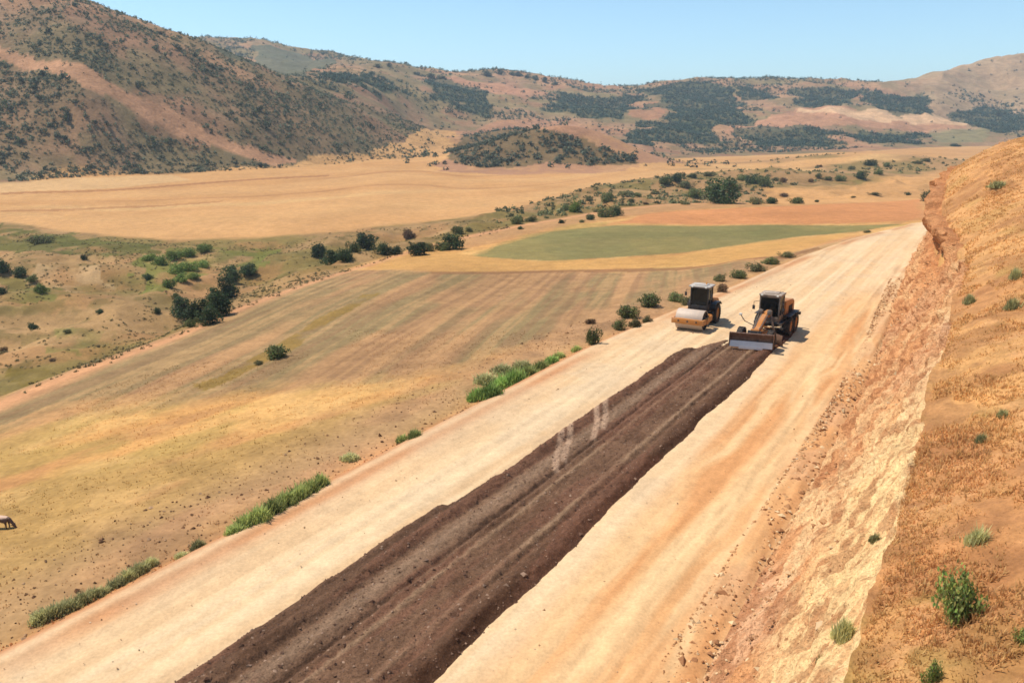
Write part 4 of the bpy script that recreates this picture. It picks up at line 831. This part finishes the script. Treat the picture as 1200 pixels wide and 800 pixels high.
tag(link_mesh('bank_scrub', far_cloud('bank_scrub', np.stack([X, Y, zat(X, Y)], 1), rng.uniform(0.3, 1.35, len(X)), LEAF['weed'], 0.6)), 'low olive scrub growing on the rough banks between the valley fields', 'scrub', kind='stuff')
n = 30000; Y = rng.uniform(40, 190, n); X = rng.uniform(-0.68, 0.0, n) * Y; L = lines(X, Y)
d = (Y > L[:, 3]) * (Y < L[:, 5]) * (0.05 + 0.5 * sstep((fbm(X / 9, Y / 9, 143, 4) - 0.5) / 0.1)) + (Y < L[:, 3]) * 0.6 * np.exp(-((Y / L[:, 3] - 1) / 0.02) ** 2)
k = rng.random(n) < d * 0.75; X, Y = X[k], Y[k]
tag(link_mesh('weeds', far_cloud('weeds', np.stack([X, Y, zat(X, Y)], 1), rng.uniform(0.08, 0.30, len(X)), LEAF['weed2'], 0.6)), 'low dry weeds scattered over the gully slopes', 'weeds', kind='stuff')
# woods and scrub of the far hills
LEAF['wood'] = leaf_mat('leaves_wood', (0.046, 0.070, 0.050))
n = 110000; Y = rng.uniform(480, 1420, n); X = rng.uniform(-0.42, 0.72, n) * Y; L = lines(X, Y)
d = np.zeros(n)
for Pw in WOOD: d = np.maximum(d, warped(Pw, X, Y, 42, 60) * (0.8 + 0.2 * (fbm(X / 30, Y / 30, 151, 3) > 0.42)))
d = np.maximum(d, 0.03 + 0.34 * sstep((fbm(X / 80, Y / 80, 133, 4) - 0.52) / 0.10)) * (Y > L[:, 6] * 1.06)
for key in ('saddle', 'crest', 'pink1', 'sand', 'green_far', 'bare1', 'bare2'): d = d * (1 - 0.85 * inside(PG[key], X, Y))
d = d * (1 - 0.93 * inside(PG['darkridge'], X, Y)); d = np.where((Y < L[:, 8] * 1.05) & (X / Y < -0.12), 0, d) * (1 - 0.93 * ((X / Y > 0.44) & (Y > 1080) & (Y > L[:, 9] * 1.0)))
k = rng.random(n) < d; X, Y = X[k], Y[k]
sz = rng.uniform(0.9, 2.3, len(X)) * (Y / 900) ** 0.5
tag(link_mesh('woodland', far_cloud('woodland', np.stack([X, Y, zat(X, Y)], 1), sz, LEAF['wood'], 1.0, 16)), 'dark patches of woodland and scrub on the far hills', 'woodland', kind='stuff')
# ------------------------------------------------------------------ the air between here and the far hills
bm = bmesh.new(); bmesh.ops.create_cube(bm, size=1.0)
for v in bm.verts: v.co = Vector((v.co.x * 6000, v.co.y * 5200 + 2300, v.co.z * 290 + 115))
me = bpy.data.meshes.new('haze'); bm.to_mesh(me); bm.free()
hzm, hzn, hzl, hzb = new_mat('haze_air'); hzn.remove(hzb); pv = hzn.new('ShaderNodeVolumePrincipled')
pv.inputs['Color'].default_value = (0.74, 0.88, 1.0, 1); pv.inputs['Density'].default_value = 0.00019; pv.inputs['Anisotropy'].default_value = 0.1
hzl.new(pv.outputs[0], hzn['Material Output'].inputs['Volume']); me.materials.append(hzm)
tag(link_mesh('haze', me), 'thin bluish summer haze in the air towards the far hills', 'haze', kind='stuff')

# ------------------------------------------------------------------ machines
class MB:
    "collects shapes and links them as one mesh"
    def __init__(s): s.bm = bmesh.new()
    def box(s, c, d, bev=0.02, rot=None):
        b = bmesh.new(); bmesh.ops.create_cube(b, size=1.0); bmesh.ops.scale(b, vec=d, verts=b.verts)
        if bev: bmesh.ops.bevel(b, geom=list(b.edges), offset=min(bev, min(d) * 0.3), segments=2, affect='EDGES', profile=0.5)
        m = Matrix.Translation(c)
        if rot: m = m @ rot
        bmesh.ops.transform(b, matrix=m, verts=b.verts); s._add(b); return s
    def _add(s, b):
        me = bpy.data.meshes.new('tmp'); b.to_mesh(me); b.free(); s.bm.from_mesh(me); bpy.data.meshes.remove(me)
    def cyl(s, p, q, r, r2=None, seg=20, bev=0.0):
        p, q = Vector(p), Vector(q); d = q - p; b = bmesh.new()
        bmesh.ops.create_cone(b, cap_ends=True, segments=seg, radius1=r, radius2=r if r2 is None else r2, depth=d.length, matrix=Matrix.Translation((p + q) / 2) @ d.to_track_quat('Z', 'Y').to_matrix().to_4x4())
        if bev: bmesh.ops.bevel(b, geom=[e for e in b.edges if len(e.link_faces) == 2 and e.calc_face_angle(0) > 1.0], offset=bev, segments=2, affect='EDGES')
        s._add(b); return s
    def tube(s, pts, r, seg=10):
        for a, b in zip(pts[:-1], pts[1:]): s.cyl(a, b, r, seg=seg)
        return s
    def prism(s, prof, y0, y1, bev=0.02):
        "profile in x, z pulled along y"
        b = bmesh.new(); v = [b.verts.new((x, y0, z)) for x, z in prof]; f = b.faces.new(v)
        r = bmesh.ops.extrude_face_region(b, geom=[f]); bmesh.ops.translate(b, vec=(0, y1 - y0, 0), verts=[e for e in r['geom'] if isinstance(e, bmesh.types.BMVert)])
        bmesh.ops.recalc_face_normals(b, faces=b.faces)
        if bev: bmesh.ops.bevel(b, geom=[e for e in b.edges if e.calc_face_angle(0) > 0.6], offset=bev, segments=2, affect='EDGES')
        s._add(b); return s
    def lathe(s, prof, c, axis='Y', seg=40):
        "profile (offset along the axle, radius) turned round the axle"
        b = bmesh.new(); rows = []
        for o, r in prof:
            rows.append([b.verts.new((c[0] + r * math.cos(a), c[1] + o, c[2] + r * math.sin(a))) for a in [2 * math.pi * k / seg for k in range(seg)]])
        for A, B in zip(rows[:-1], rows[1:]):
            for k in range(seg): b.faces.new((A[k], A[(k + 1) % seg], B[(k + 1) % seg], B[k]))
        bmesh.ops.recalc_face_normals(b, faces=b.faces); s._add(b); return s
    def build(s, name, mat, parent, smooth=True, move=None):
        if move: bmesh.ops.translate(s.bm, vec=move, verts=s.bm.verts)
        me = bpy.data.meshes.new(name); s.bm.to_mesh(me); s.bm.free(); me.materials.append(mat)
        for p in me.polygons: p.use_smooth = smooth
        if smooth: me.set_sharp_from_angle(angle=R(35))
        return link_mesh(name, me, parent)
ORANGE = paint_mat('machine_orange', (0.47, 0.175, 0.028), 0.5, 0, 0.45); ORANGE2 = paint_mat('grader_orange', (0.42, 0.15, 0.025), 0.55, 0, 0.5)
BLACK = paint_mat('black_steel', (0.022, 0.020, 0.020), 0.55, 0, 0.35, (0.20, 0.14, 0.10)); RUBBER = paint_mat('tyre_rubber', (0.022, 0.021, 0.020), 0.9, 0, 0.5, (0.22, 0.15, 0.10), 5)
DRUM = paint_mat('dusty_drum_steel', (0.46, 0.36, 0.28), 0.55, 0.0, 0.7, (0.58, 0.44, 0.32), 4); ROOF = paint_mat('pale_roof', (0.40, 0.37, 0.33), 0.6, 0, 0.6); GREY = paint_mat('grey_steel', (0.11, 0.095, 0.085), 0.55, 0.1, 0.6)
GLASS = glass_mat('cab_glass'); SEAT = paint_mat('seat_cover', (0.03, 0.03, 0.035), 0.8, 0, 0.2); SHINE = paint_mat('worn_blade_steel', (0.62, 0.58, 0.57), 0.4, 0.3, 0.2, (0.35, 0.27, 0.2)); LAMP = paint_mat('lamp_glass', (0.75, 0.72, 0.62), 0.15, 0, 0.15)
DUSTO = paint_mat('dusty_blade_back', (0.13, 0.065, 0.038), 0.7, 0, 0.5, (0.30, 0.20, 0.14), 5)

def tyre(r, w, y, x, z, parent, lugs=22, rimmat=None):
    t = MB(); hw = w / 2; prof = [(-hw * .8, r * .56), (-hw, r * .66), (-hw, r * .86), (-hw * .8, r * .95), (hw * .8, r * .95), (hw, r * .86), (hw, r * .66), (hw * .8, r * .56)]
    t.lathe(prof, (0, 0, 0))
    for k in range(lugs):
        a = 2 * math.pi * k / lugs
        for sg in (-1, 1):
            aa = a + (0.5 * 2 * math.pi / lugs if sg > 0 else 0)
            t.box((math.cos(aa) * r * .965, sg * hw * .5, math.sin(aa) * r * .965), (r * .07, hw * 1.0, r * .085), 0.0, Matrix.Rotation(-aa, 4, 'Y') @ Matrix.Rotation(sg * 0.55, 4, 'X'))
    o = empty_part('wheel', (x, y, z), parent); t.build('tyre', RUBBER, o)
    m = MB(); sg = 1 if y > 0 else -1
    m.lathe([(-hw * .75, r * .57), (-hw * .3, r * .53), (hw * .3, r * .53), (hw * .75, r * .57), (hw * .55, r * .48), (hw * .35, r * .30), (hw * .55, r * .20), (hw * .55, 0.001)] if sg > 0 else [(hw * .75, r * .57), (hw * .3, r * .53), (-hw * .3, r * .53), (-hw * .75, r * .57), (-hw * .55, r * .48), (-hw * .35, r * .30), (-hw * .55, r * .20), (-hw * .55, 0.001)], (0, 0, 0))
    for k in range(8): a = k * math.pi / 4; m.cyl((math.cos(a) * r * .25, sg * hw * .5, math.sin(a) * r * .25), (math.cos(a) * r * .25, sg * hw * .62, math.sin(a) * r * .25), 0.025, seg=6)
    m.build('rim', rimmat or ORANGE, o); return o
def empty_part(name, loc, parent):
    o = bpy.data.objects.new(name, None); COL.objects.link(o); o.location = loc; o.parent = parent; o.empty_display_size = 0.2; return o
def cab(root, x0, x1, hw, z0, z1, roofmat, framemat, over=0.12, lean=0.0):
    fr = MB(); p = 0.045
    for x in (x0 + p, x1 - p):
        for y in (-hw + p, hw - p): fr.box((x, y, (z0 + z1) / 2), (2 * p, 2 * p, z1 - z0), 0.015)
    for y in (-hw + p, hw - p):
        fr.box(((x0 + x1) / 2, y, z1 - 0.06), (x1 - x0 - 4 * p, 2 * p - .01, 0.12), 0.01); fr.box(((x0 + x1) / 2, y, z0 + 0.22), (x1 - x0 - 4 * p, 2 * p - .012, 0.44), 0.01); fr.box((x0 + (x1 - x0) * .42, y, (z0 + z1) / 2), (0.06, 2 * p - .02, z1 - z0 - .5), 0.01)
    for x in (x0 + p, x1 - p):
        fr.box((x, 0, z1 - 0.06), (2 * p - .01, 2 * hw - 4 * p, 0.12), 0.01); fr.box((x, 0, z0 + 0.18), (2 * p - .012, 2 * hw - 4 * p, 0.36), 0.01)
    fr.box(((x0 + x1) / 2, 0, z0 - 0.035), (x1 - x0, 2 * hw, 0.07), 0.01)
    c = fr.build('cab_frame', framemat, root)
    zc, zh = (z0 + .40 + z1 - .12) / 2, (z1 - .12 - z0 - .40)
    for (cx, cy, dx, dy) in ((x1 - p, 0, .012, 2 * hw - 4 * p), (x0 + p, 0, .012, 2 * hw - 4 * p), ((x0 + x1) / 2, hw - p, x1 - x0 - 4 * p, .012), ((x0 + x1) / 2, -hw + p, x1 - x0 - 4 * p, .012)):
        MB().box((cx, cy, zc), (dx, dy, zh), 0).build('window', GLASS, c, smooth=False)
    rf = MB(); rf.box(((x0 + x1) / 2, 0, z1 + 0.06), (x1 - x0 + 2 * over, 2 * hw + 2 * over, 0.12), 0.045); rf.box(((x0 + x1) / 2 - .05, 0, z1 + 0.145), ((x1 - x0) * .7, hw * 1.3, 0.05), 0.02); r_ = rf.build('cab_roof', roofmat, root)
    for sx, xx in ((1, x1 + over), (-1, x0 - over)):
        for y in (-hw * .75, hw * .75):
            MB().box((xx + 0.03 * sx, y, z1 + 0.04), (0.07, 0.16, 0.10), 0.02).build('work_lamp', LAMP, r_)
    xm = x0 + (x1 - x0) * .38
    st_ = MB(); st_.box((xm, 0, z0 + .42), (.48, .5, .14), .04); st_.box((xm - .24, 0, z0 + .78), (.14, .48, .66), .05, Matrix.Rotation(-.12, 4, 'Y')); st_.box((xm, 0, z0 + .18), (.3, .3, .34), .02); st_.build('seat', SEAT, root)
    sw = MB(); sw.tube([(xm + .45 + .19 * math.sin(a) * .5, .19 * math.cos(a), z0 + .82 + .19 * math.sin(a) * .86) for a in [k * math.pi / 8 for k in range(17)]], .016, 6); sw.tube([(xm + .62, 0, z0 + .02), (xm + .45, 0, z0 + .82)], .035, 8); sw.build('steering_wheel', BLACK, root)
    return c
def mirror(root, p0, p1, p2, d=(.05, .18, .30)):
    a = MB().tube([p0, p1, p2], .018, 8).build('mirror_arm', BLACK, root); MB().box(p2, d, .02).build('mirror', BLACK, a)

def build_roller(s, t):
    x, y = xy(s, t); root = empty('road_roller', (x, y, float(zat(x, y)) + 0.03), math.pi * 1.5 - AX)
    root.scale = (0.87, 0.87, 0.89)
    tag(root, 'orange single drum road roller with a black cab and pale roof on the pale road', 'road roller')
    hw = 1.05; r = .76
    o = empty_part('drum', (1.45, 0, r), root)
    MB().lathe([(-hw, r * .93), (-hw, r * .985), (-hw + .02, r), (hw - .02, r), (hw, r * .985), (hw, r * .93)], (0, 0, 0), seg=72).build('drum_shell', DRUM, o)
    for sg in (-1, 1):
        m = MB(); m.lathe([(sg * (hw - .04), r * .95), (sg * (hw - .10), r * .9), (sg * (hw - .10), r * .35), (sg * (hw - .02), r * .33), (sg * (hw + .02), r * .28), (sg * (hw + .02), .001)], (0, 0, 0), seg=48)
        for k in range(6): a = k * math.pi / 3; m.cyl((math.cos(a) * r * .6, sg * (hw - .11), math.sin(a) * r * .6), (math.cos(a) * r * .6, sg * (hw - .04), math.sin(a) * r * .6), .05, seg=10)
        m.build('drum_disc', BLACK, o)
    f = MB()
    f.box((2.36, 0, .78), (.22, 2.50, .40), .03)
    for sg in (-1, 1): f.prism([(2.26, .60), (2.26, .97), (1.3, .98), (.25, 1.02), (.25, .62), (1.0, .56), (1.9, .56)], sg * 1.12, sg * 1.25, .015); f.cyl((1.45, sg * 1.08, r), (1.45, sg * 1.30, r), .24, seg=24)
    f.box((.22, 0, .80), (.24, 2.24, .46), .03); f.build('drum_frame', ORANGE, root)
    for yy in (-.7, 0, .7): MB().box((2.48, yy, .80), (.04, .12, .12), .02).build('bolt_plate', BLACK, root)
    sc = MB(); sc.box((.58, 0, .95), (.06, 2.06, .16), .01); sc.box((2.17, 0, .62), (.05, 2.06, .12), .01); sc.build('scraper', BLACK, root)
    j = MB(); j.box((-.02, 0, .78), (.36, .5, .62), .04); j.cyl((-.15, 0, .4), (-.15, 0, 1.15), .13); j.tube([(-.2, .38, .85), (.2, .45, .85)], .05); j.tube([(-.2, -.38, .85), (.2, -.45, .85)], .05); j.build('articulation_joint', BLACK, root)
    ch = MB(); ch.box((-1.7, 0, .82), (2.8, 1.0, .5), .04); ch.box((-.75, 0, 1.1), (1.25, 1.7, .12), .02); ch.cyl((-1.62, -.75, .75), (-1.62, .75, .75), .2); ch.build('chassis', BLACK, root)
    for y in (-.86, .86): tyre(.76, .58, y, -1.62, .76, root)
    fd = MB()
    for sg in (-1, 1):
        fd.prism([(-.75, 1.30), (-.85, 1.58), (-1.2, 1.68), (-2.1, 1.66), (-2.5, 1.40), (-2.46, 1.34), (-2.06, 1.60), (-1.22, 1.62), (-.92, 1.54), (-.81, 1.28)], sg * .60, sg * 1.14, .008)
    fd.build('fender', BLACK, root)
    h = MB(); h.prism([(-1.42, 1.08), (-1.42, 1.90), (-1.55, 1.95), (-2.9, 1.72), (-3.12, 1.50), (-3.15, .75), (-2.6, .75), (-2.3, 1.08)], -.72, .72, .04); hd = h.build('engine_hood', ORANGE, root)
    g = MB()
    for k in range(7): g.box((-3.16, 0, .92 + k * .08), (.03, 1.0, .03), .006)
    g.build('grille', BLACK, hd); MB().tube([(-2.2, .4, 1.7), (-2.2, .4, 2.15), (-2.28, .4, 2.22)], .05).build('exhaust_pipe', BLACK, hd)
    cb = cab(root, -1.32, -.12, .72, 1.18, 2.92, ROOF, BLACK)
    mirror(root, (-.16, .72, 2.7), (.05, 1.02, 2.7), (.05, 1.02, 2.38)); mirror(root, (-.16, -.72, 2.7), (.05, -1.02, 2.7), (.05, -1.02, 2.38))
    for sg in (-1, 1):
        ld = MB()
        for k in range(3): ld.box((-.55, sg * .98, .45 + k * .27), (.42, .14, .035), .008)
        ld.tube([(-.33, sg * .99, .42), (-.33, sg * .93, 1.15)], .022); ld.tube([(-.77, sg * .99, .42), (-.77, sg * .93, 1.15)], .022)
        ld.tube([(-.33, sg * .93, 1.12), (-.2, sg * .86, 1.16), (-.2, sg * .86, 2.0)], .02); ld.build('ladder', BLACK, root)
    MB().cyl((-.85, .3, 3.02), (-.85, .3, 3.24), .06, .045).build('beacon', paint_mat('amber_beacon', (.75, .28, .02), .2), root)
    return root

def build_grader(s, t):
    x, y = xy(s, t); root = empty('motor_grader', (x, y, float(zat(x, y)) + 0.12), math.pi * 1.5 - AX - R(1.5)); root.scale = (0.92, 0.92, 0.90)
    tag(root, 'dusty orange motor grader with a steel front blade spreading the dark gravel', 'motor grader')
    # front dozer blade: curved plate, pale cutting edge
    bw = 1.36; out = [(4.05 - .20 * math.sin(a) + .10, .28 + .85 * k / 9) for k, a in [(k, math.pi * k / 9) for k in range(10)]]
    inn = [(px_ - .06, pz) for px_, pz in out]
    b = MB(); b.prism(out + inn[::-1], -bw, bw, 0); b.box((4.11, 0, 1.15), (.16, 2 * bw, .07), .015)
    for sg in (-1, 1): b.box((4.02, sg * (bw + .02), .70), (.36, .04, .92), .01)
    TW = lambda q: bmesh.ops.rotate(q.bm, verts=q.bm.verts, cent=(4.05, 0, 0), matrix=Matrix.Rotation(R(12), 3, 'Z'))
    TW(b); bl = b.build('front_blade', DUSTO, root)
    e = MB(); e.prism([(4.165, .22), (4.10, .62), (4.05, .62), (4.115, .20)], -bw + .02, bw - .02, .005)
    TW(e); e.build('cutting_edge', SHINE, bl)
    e2 = MB(); e2.prism([(4.20, .12), (4.19, .30), (4.165, .30), (4.165, .12)], -.75, .75, .005); TW(e2); e2.build('wear_plate', SHINE, bl)
    pf = MB()
    for sg in (-1, 1): pf.box((3.65, sg * .38, .62), (.65, .10, .20), .02); pf.tube([(3.35, sg * .22, 1.10), (3.86, sg * .30, .95)], .05)
    pf.box((3.40, 0, .85), (.16, .9, .7), .03); pf.build('push_frame', BLACK, root)
    # front axle and wheels
    ax = MB(); ax.box((3.0, 0, .68), (.22, 1.5, .22), .04); ax.tube([(3.0, -.7, .68), (3.0, .7, .68)], .08); ax.box((3.0, 0, .92), (.3, .36, .4), .03); ax.build('front_axle', BLACK, root)
    for yy in (-.98, .98): tyre(.64, .40, yy, 3.0, .64, root, rimmat=ORANGE2)
    # gooseneck frame
    g = MB(); top = [(3.30, 1.22), (2.7, 1.34), (1.9, 1.72), (1.0, 2.02), (.1, 2.02), (-.2, 1.7)]; bot = [(-.2, 1.25), (.2, 1.55), (1.0, 1.62), (1.7, 1.40), (2.5, 1.02), (3.30, .96)]
    g.prism(top + bot, -.17, .17, .03); g.box((3.32, 0, 1.08), (.16, .56, .42), .03); g.build('main_frame', ORANGE2, root)
    hy = MB()
    for sg in (-1, 1):
        hy.tube([(1.15, sg * .30, 2.25), (1.15, sg * .62, 1.0)], .065); hy.tube([(1.15, sg * .62, 1.05), (1.15, sg * .72, .72)], .035); hy.box((1.15, sg * .30, 2.05), (.22, .30, .3), .03)
        hy.tube([(1.0, sg * .22, 2.0), (2.6, sg * .2, 1.38), (3.2, sg * .18, 1.25)], .03)
    hy.tube([(1.5, .25, 1.75), (1.35, -.55, .85)], .055); hy.build('lift_cylinder', GREY, root)
    db = MB(); db.tube([(3.1, 0, .92), (1.35, .52, .80)], .075); db.tube([(3.1, 0, .92), (1.35, -.52, .80)], .075); db.box((1.35, 0, .82), (.14, 1.2, .12), .02); db.lathe([(-.01, .001)] and [(0, .70), (.06, .70), (.06, .58), (0, .58), (0, .70)], (0, 0, 0))
    bmesh.ops.rotate(db.bm, verts=db.bm.verts[-200:], cent=(0, 0, 0), matrix=Matrix.Rotation(math.pi / 2, 3, 'X')); bmesh.ops.translate(db.bm, verts=db.bm.verts[-200:], vec=(1.05, 0, .80))
    db.build('drawbar_circle', ORANGE2, root)
    mo = MB(); prof = [(.14 * math.cos(a * 1.9 - 1.0) + .02, .12 + .62 * a) for a in [k / 8 for k in range(9)]]; mo.prism(prof + [(px_ - .04, pz) for px_, pz in prof[::-1]], -1.6, 1.6, 0); mo.box((.03, 0, .10), (.05, 3.2, .14), .005)
    for yy in (-.5, .5): mo.box((-.10, yy, .5), (.18, .10, .5), .02)
    rz = Matrix.Rotation(R(-38), 3, 'Z'); bmesh.ops.rotate(mo.bm, verts=mo.bm.verts, cent=(0, 0, 0), matrix=rz); mo.build('moldboard', DUSTO, root, move=(1.05, .30, .02))
    # cab
    cab(root, -1.05, .18, .70, 1.18, 3.0, ROOF_G, GREY, over=.06)
    for sg in (-1, 1): mirror(root, (.15, sg * .68, 2.6), (.42, sg * 1.0, 2.55), (.42, sg * 1.0, 2.15))
    MB().tube([(2.5, -.2, 1.30), (2.55, -.95, 1.60), (2.55, -1.22, 1.98)], .028).build('marker_rod', BLACK, root)
    MB().box((2.55, -1.24, 2.04), (.08, .20, .16), .02).build('head_lamp', LAMP, root)
    pl = MB(); pl.box((-.45, 0, 1.10), (1.6, 1.9, .10), .02); pl.box((-2.2, 0, .95), (3.4, .95, .5), .03); pl.build('rear_frame', BLACK, root)
    # engine hood
    h = MB(); h.prism([(-1.10, 1.18), (-1.10, 2.42), (-1.25, 2.48), (-3.4, 2.26), (-3.62, 2.08), (-3.68, 1.15)], -.78, .78, .05); hd = h.build('engine_hood', ORANGE2, root)
    gr = MB()
    for sg in (-1, 1):
        gr = MB()
        for k in range(8): gr.box((-2.0 - k * .14, sg * .79, 1.72), (.05, .03, .55), .008)
        gr.build('grille', BLACK, hd)
    gr = MB()
    for k in range(8): gr.box((-3.69, 0, 1.28 + k * .09), (.03, .95, .035), .008)
    gr.build('grille', BLACK, hd)
    MB().tube([(-1.9, .30, 2.2), (-1.9, .30, 2.85), (-1.98, .30, 2.95)], .055).build('exhaust_pipe', BLACK, hd); MB().cyl((-2.5, -.25, 2.2), (-2.5, -.25, 2.55), .11).build('air_intake', BLACK, hd)
    # tandems
    for sg in (-1, 1):
        td = MB(); td.box((-2.1, sg * .72, .72), (2.0, .20, .36), .05); td.build('tandem_case', BLACK, root)
        for xx in (-1.35, -2.85): tyre(.66, .42, sg * 1.02, xx, .66, root, rimmat=ORANGE2)
        fd = MB(); fd.box((-1.35, sg * 1.0, 1.46), (1.1, .5, .04), .01); fd.box((-2.85, sg * 1.0, 1.46), (1.1, .5, .04), .01); fd.box((-2.1, sg * 1.0, 1.46), (.3, .42, .03), .01)
        for xx in (-.95, -2.1, -3.3): fd.box((xx, sg * .74, 1.36), (.06, .30, .22), .01)
        fd.build('fender', BLACK, root)
    rp = MB(); rp.box((-3.95, 0, .95), (.35, 1.5, .5), .04); rp.box((-4.25, 0, 1.05), (.18, 2.3, .22), .03)
    for yy in (-.9, -.3, .3, .9): rp.box((-4.25, yy, .80), (.09, .07, .75), .015, Matrix.Rotation(.15, 4, 'Y'))
    rp.build('ripper', BLACK, root)
    return root
ROOF_G = paint_mat('dusty_roof', (0.26, 0.20, 0.15), 0.7, 0, 0.7, (0.6, 0.46, 0.34))
px, py = at_z(884, 411, 0.15); gs_, gt_ = st(px, py); build_grader(gs_ + 3.8, gt_ - 0.15)
px, py = at_z(808, 386, 0.0); rs_, rt_ = st(px, py); build_roller(rs_ + 1.26, rt_ + .1)
print('grader s,t', gs_, gt_, 'roller', rs_, rt_)

# ------------------------------------------------------------------ grazing calf
def skin_body(name, joints, edges, mat, parent=None, sub=2):
    me = bpy.data.meshes.new(name); me.from_pydata([j[0] for j in joints], edges, []); me.update()
    o = link_mesh(name, me, parent); md = o.modifiers.new('skin', 'SKIN'); sv = me.skin_vertices[0].data
    for v, j in zip(sv, joints): v.radius = j[1] if isinstance(j[1], tuple) else (j[1], j[1])
    sv[0].use_root = True
    sb = o.modifiers.new('sub', 'SUBSURF'); sb.levels = sub; sb.render_levels = sub
    dg = bpy.context.evaluated_depsgraph_get(); ev = bpy.data.meshes.new_from_object(o.evaluated_get(dg)); o.modifiers.clear(); o.data = ev
    ev.materials.clear(); ev.materials.append(mat)
    for p in ev.polygons: p.use_smooth = True
    return o
hide, hn, hl, hb = new_mat('calf_hide'); hb.inputs['Roughness'].default_value = 0.8
tc = hn.new('ShaderNodeTexCoord'); sp = hn.new('ShaderNodeSeparateXYZ'); hl.new(tc.outputs['Object'], sp.inputs[0]); nz = hn.new('ShaderNodeTexNoise'); nz.inputs['Scale'].default_value = 6; hl.new(tc.outputs['Object'], nz.inputs['Vector'])
ad = hn.new('ShaderNodeMath'); ad.operation = 'MULTIPLY_ADD'; ad.inputs[1].default_value = 0.14; hl.new(nz.outputs['Fac'], ad.inputs[0]); hl.new(sp.outputs['Z'], ad.inputs[2])
cr = hn.new('ShaderNodeValToRGB'); cr.color_ramp.elements[0].position = 0.62; cr.color_ramp.elements[0].color = (0.10, 0.05, 0.03, 1); cr.color_ramp.elements[1].position = 0.68; cr.color_ramp.elements[1].color = (0.55, 0.36, 0.25, 1)
lt = hn.new('ShaderNodeMath'); lt.operation = 'LESS_THAN'; lt.inputs[1].default_value = 0.30; hl.new(sp.outputs['X'], lt.inputs[0])
mu = hn.new('ShaderNodeMath'); mu.operation = 'MULTIPLY'; hl.new(ad.outputs[0], mu.inputs[0]); hl.new(lt.outputs[0], mu.inputs[1]); hl.new(mu.outputs[0], cr.inputs[0]); hl.new(cr.outputs[0], hb.inputs['Base Color'])
p = at(4, 619)[0]; kk = px_scale(p); SZ = 15.5 / kk / 0.62
calf = empty('calf', p, R(-8)); calf.scale = (SZ, SZ, SZ)
tag(calf, 'brown calf with a pale back grazing at the left edge of the field', 'calf')
J = [((-.45, 0, .52), (.13, .14)), ((-.25, 0, .52), (.15, .16)), ((0, 0, .50), (.16, .17)), ((.24, 0, .52), (.13, .16)), ((.38, 0, .50), (.09, .11)), ((.50, 0, .36), (.065, .08)), ((.58, 0, .24), (.06, .07)), ((.65, 0, .14), (.05, .05)), ((.70, 0, .06), (.035, .035))]
E_ = [(i, i + 1) for i in range(8)]
def leg(J, E_, root, pts):
    k = root
    for q, r in pts: J.append((q, r)); E_.append((k, len(J) - 1)); k = len(J) - 1
for sg in (-1, 1):
    leg(J, E_, 0, [((-.42, sg * .10, .40), .075), ((-.36, sg * .11, .30), .05), ((-.47, sg * .11, .20), .030), ((-.44, sg * .11, .06), .024), ((-.42, sg * .11, .01), .03)])
    leg(J, E_, 3, [((.24, sg * .10, .36), .06), ((.25, sg * .10, .20), .035), ((.25, sg * .10, .06), .024), ((.27, sg * .10, .01), .03)])
leg(J, E_, 0, [((-.59, 0, .50), .025), ((-.63, 0, .32), .014), ((-.63, 0, .22), .022)])
for sg in (-1, 1): leg(J, E_, 6, [((.56, sg * .09, .27), .022), ((.54, sg * .15, .27), .014)])
skin_body('body', J, E_, hide, calf)
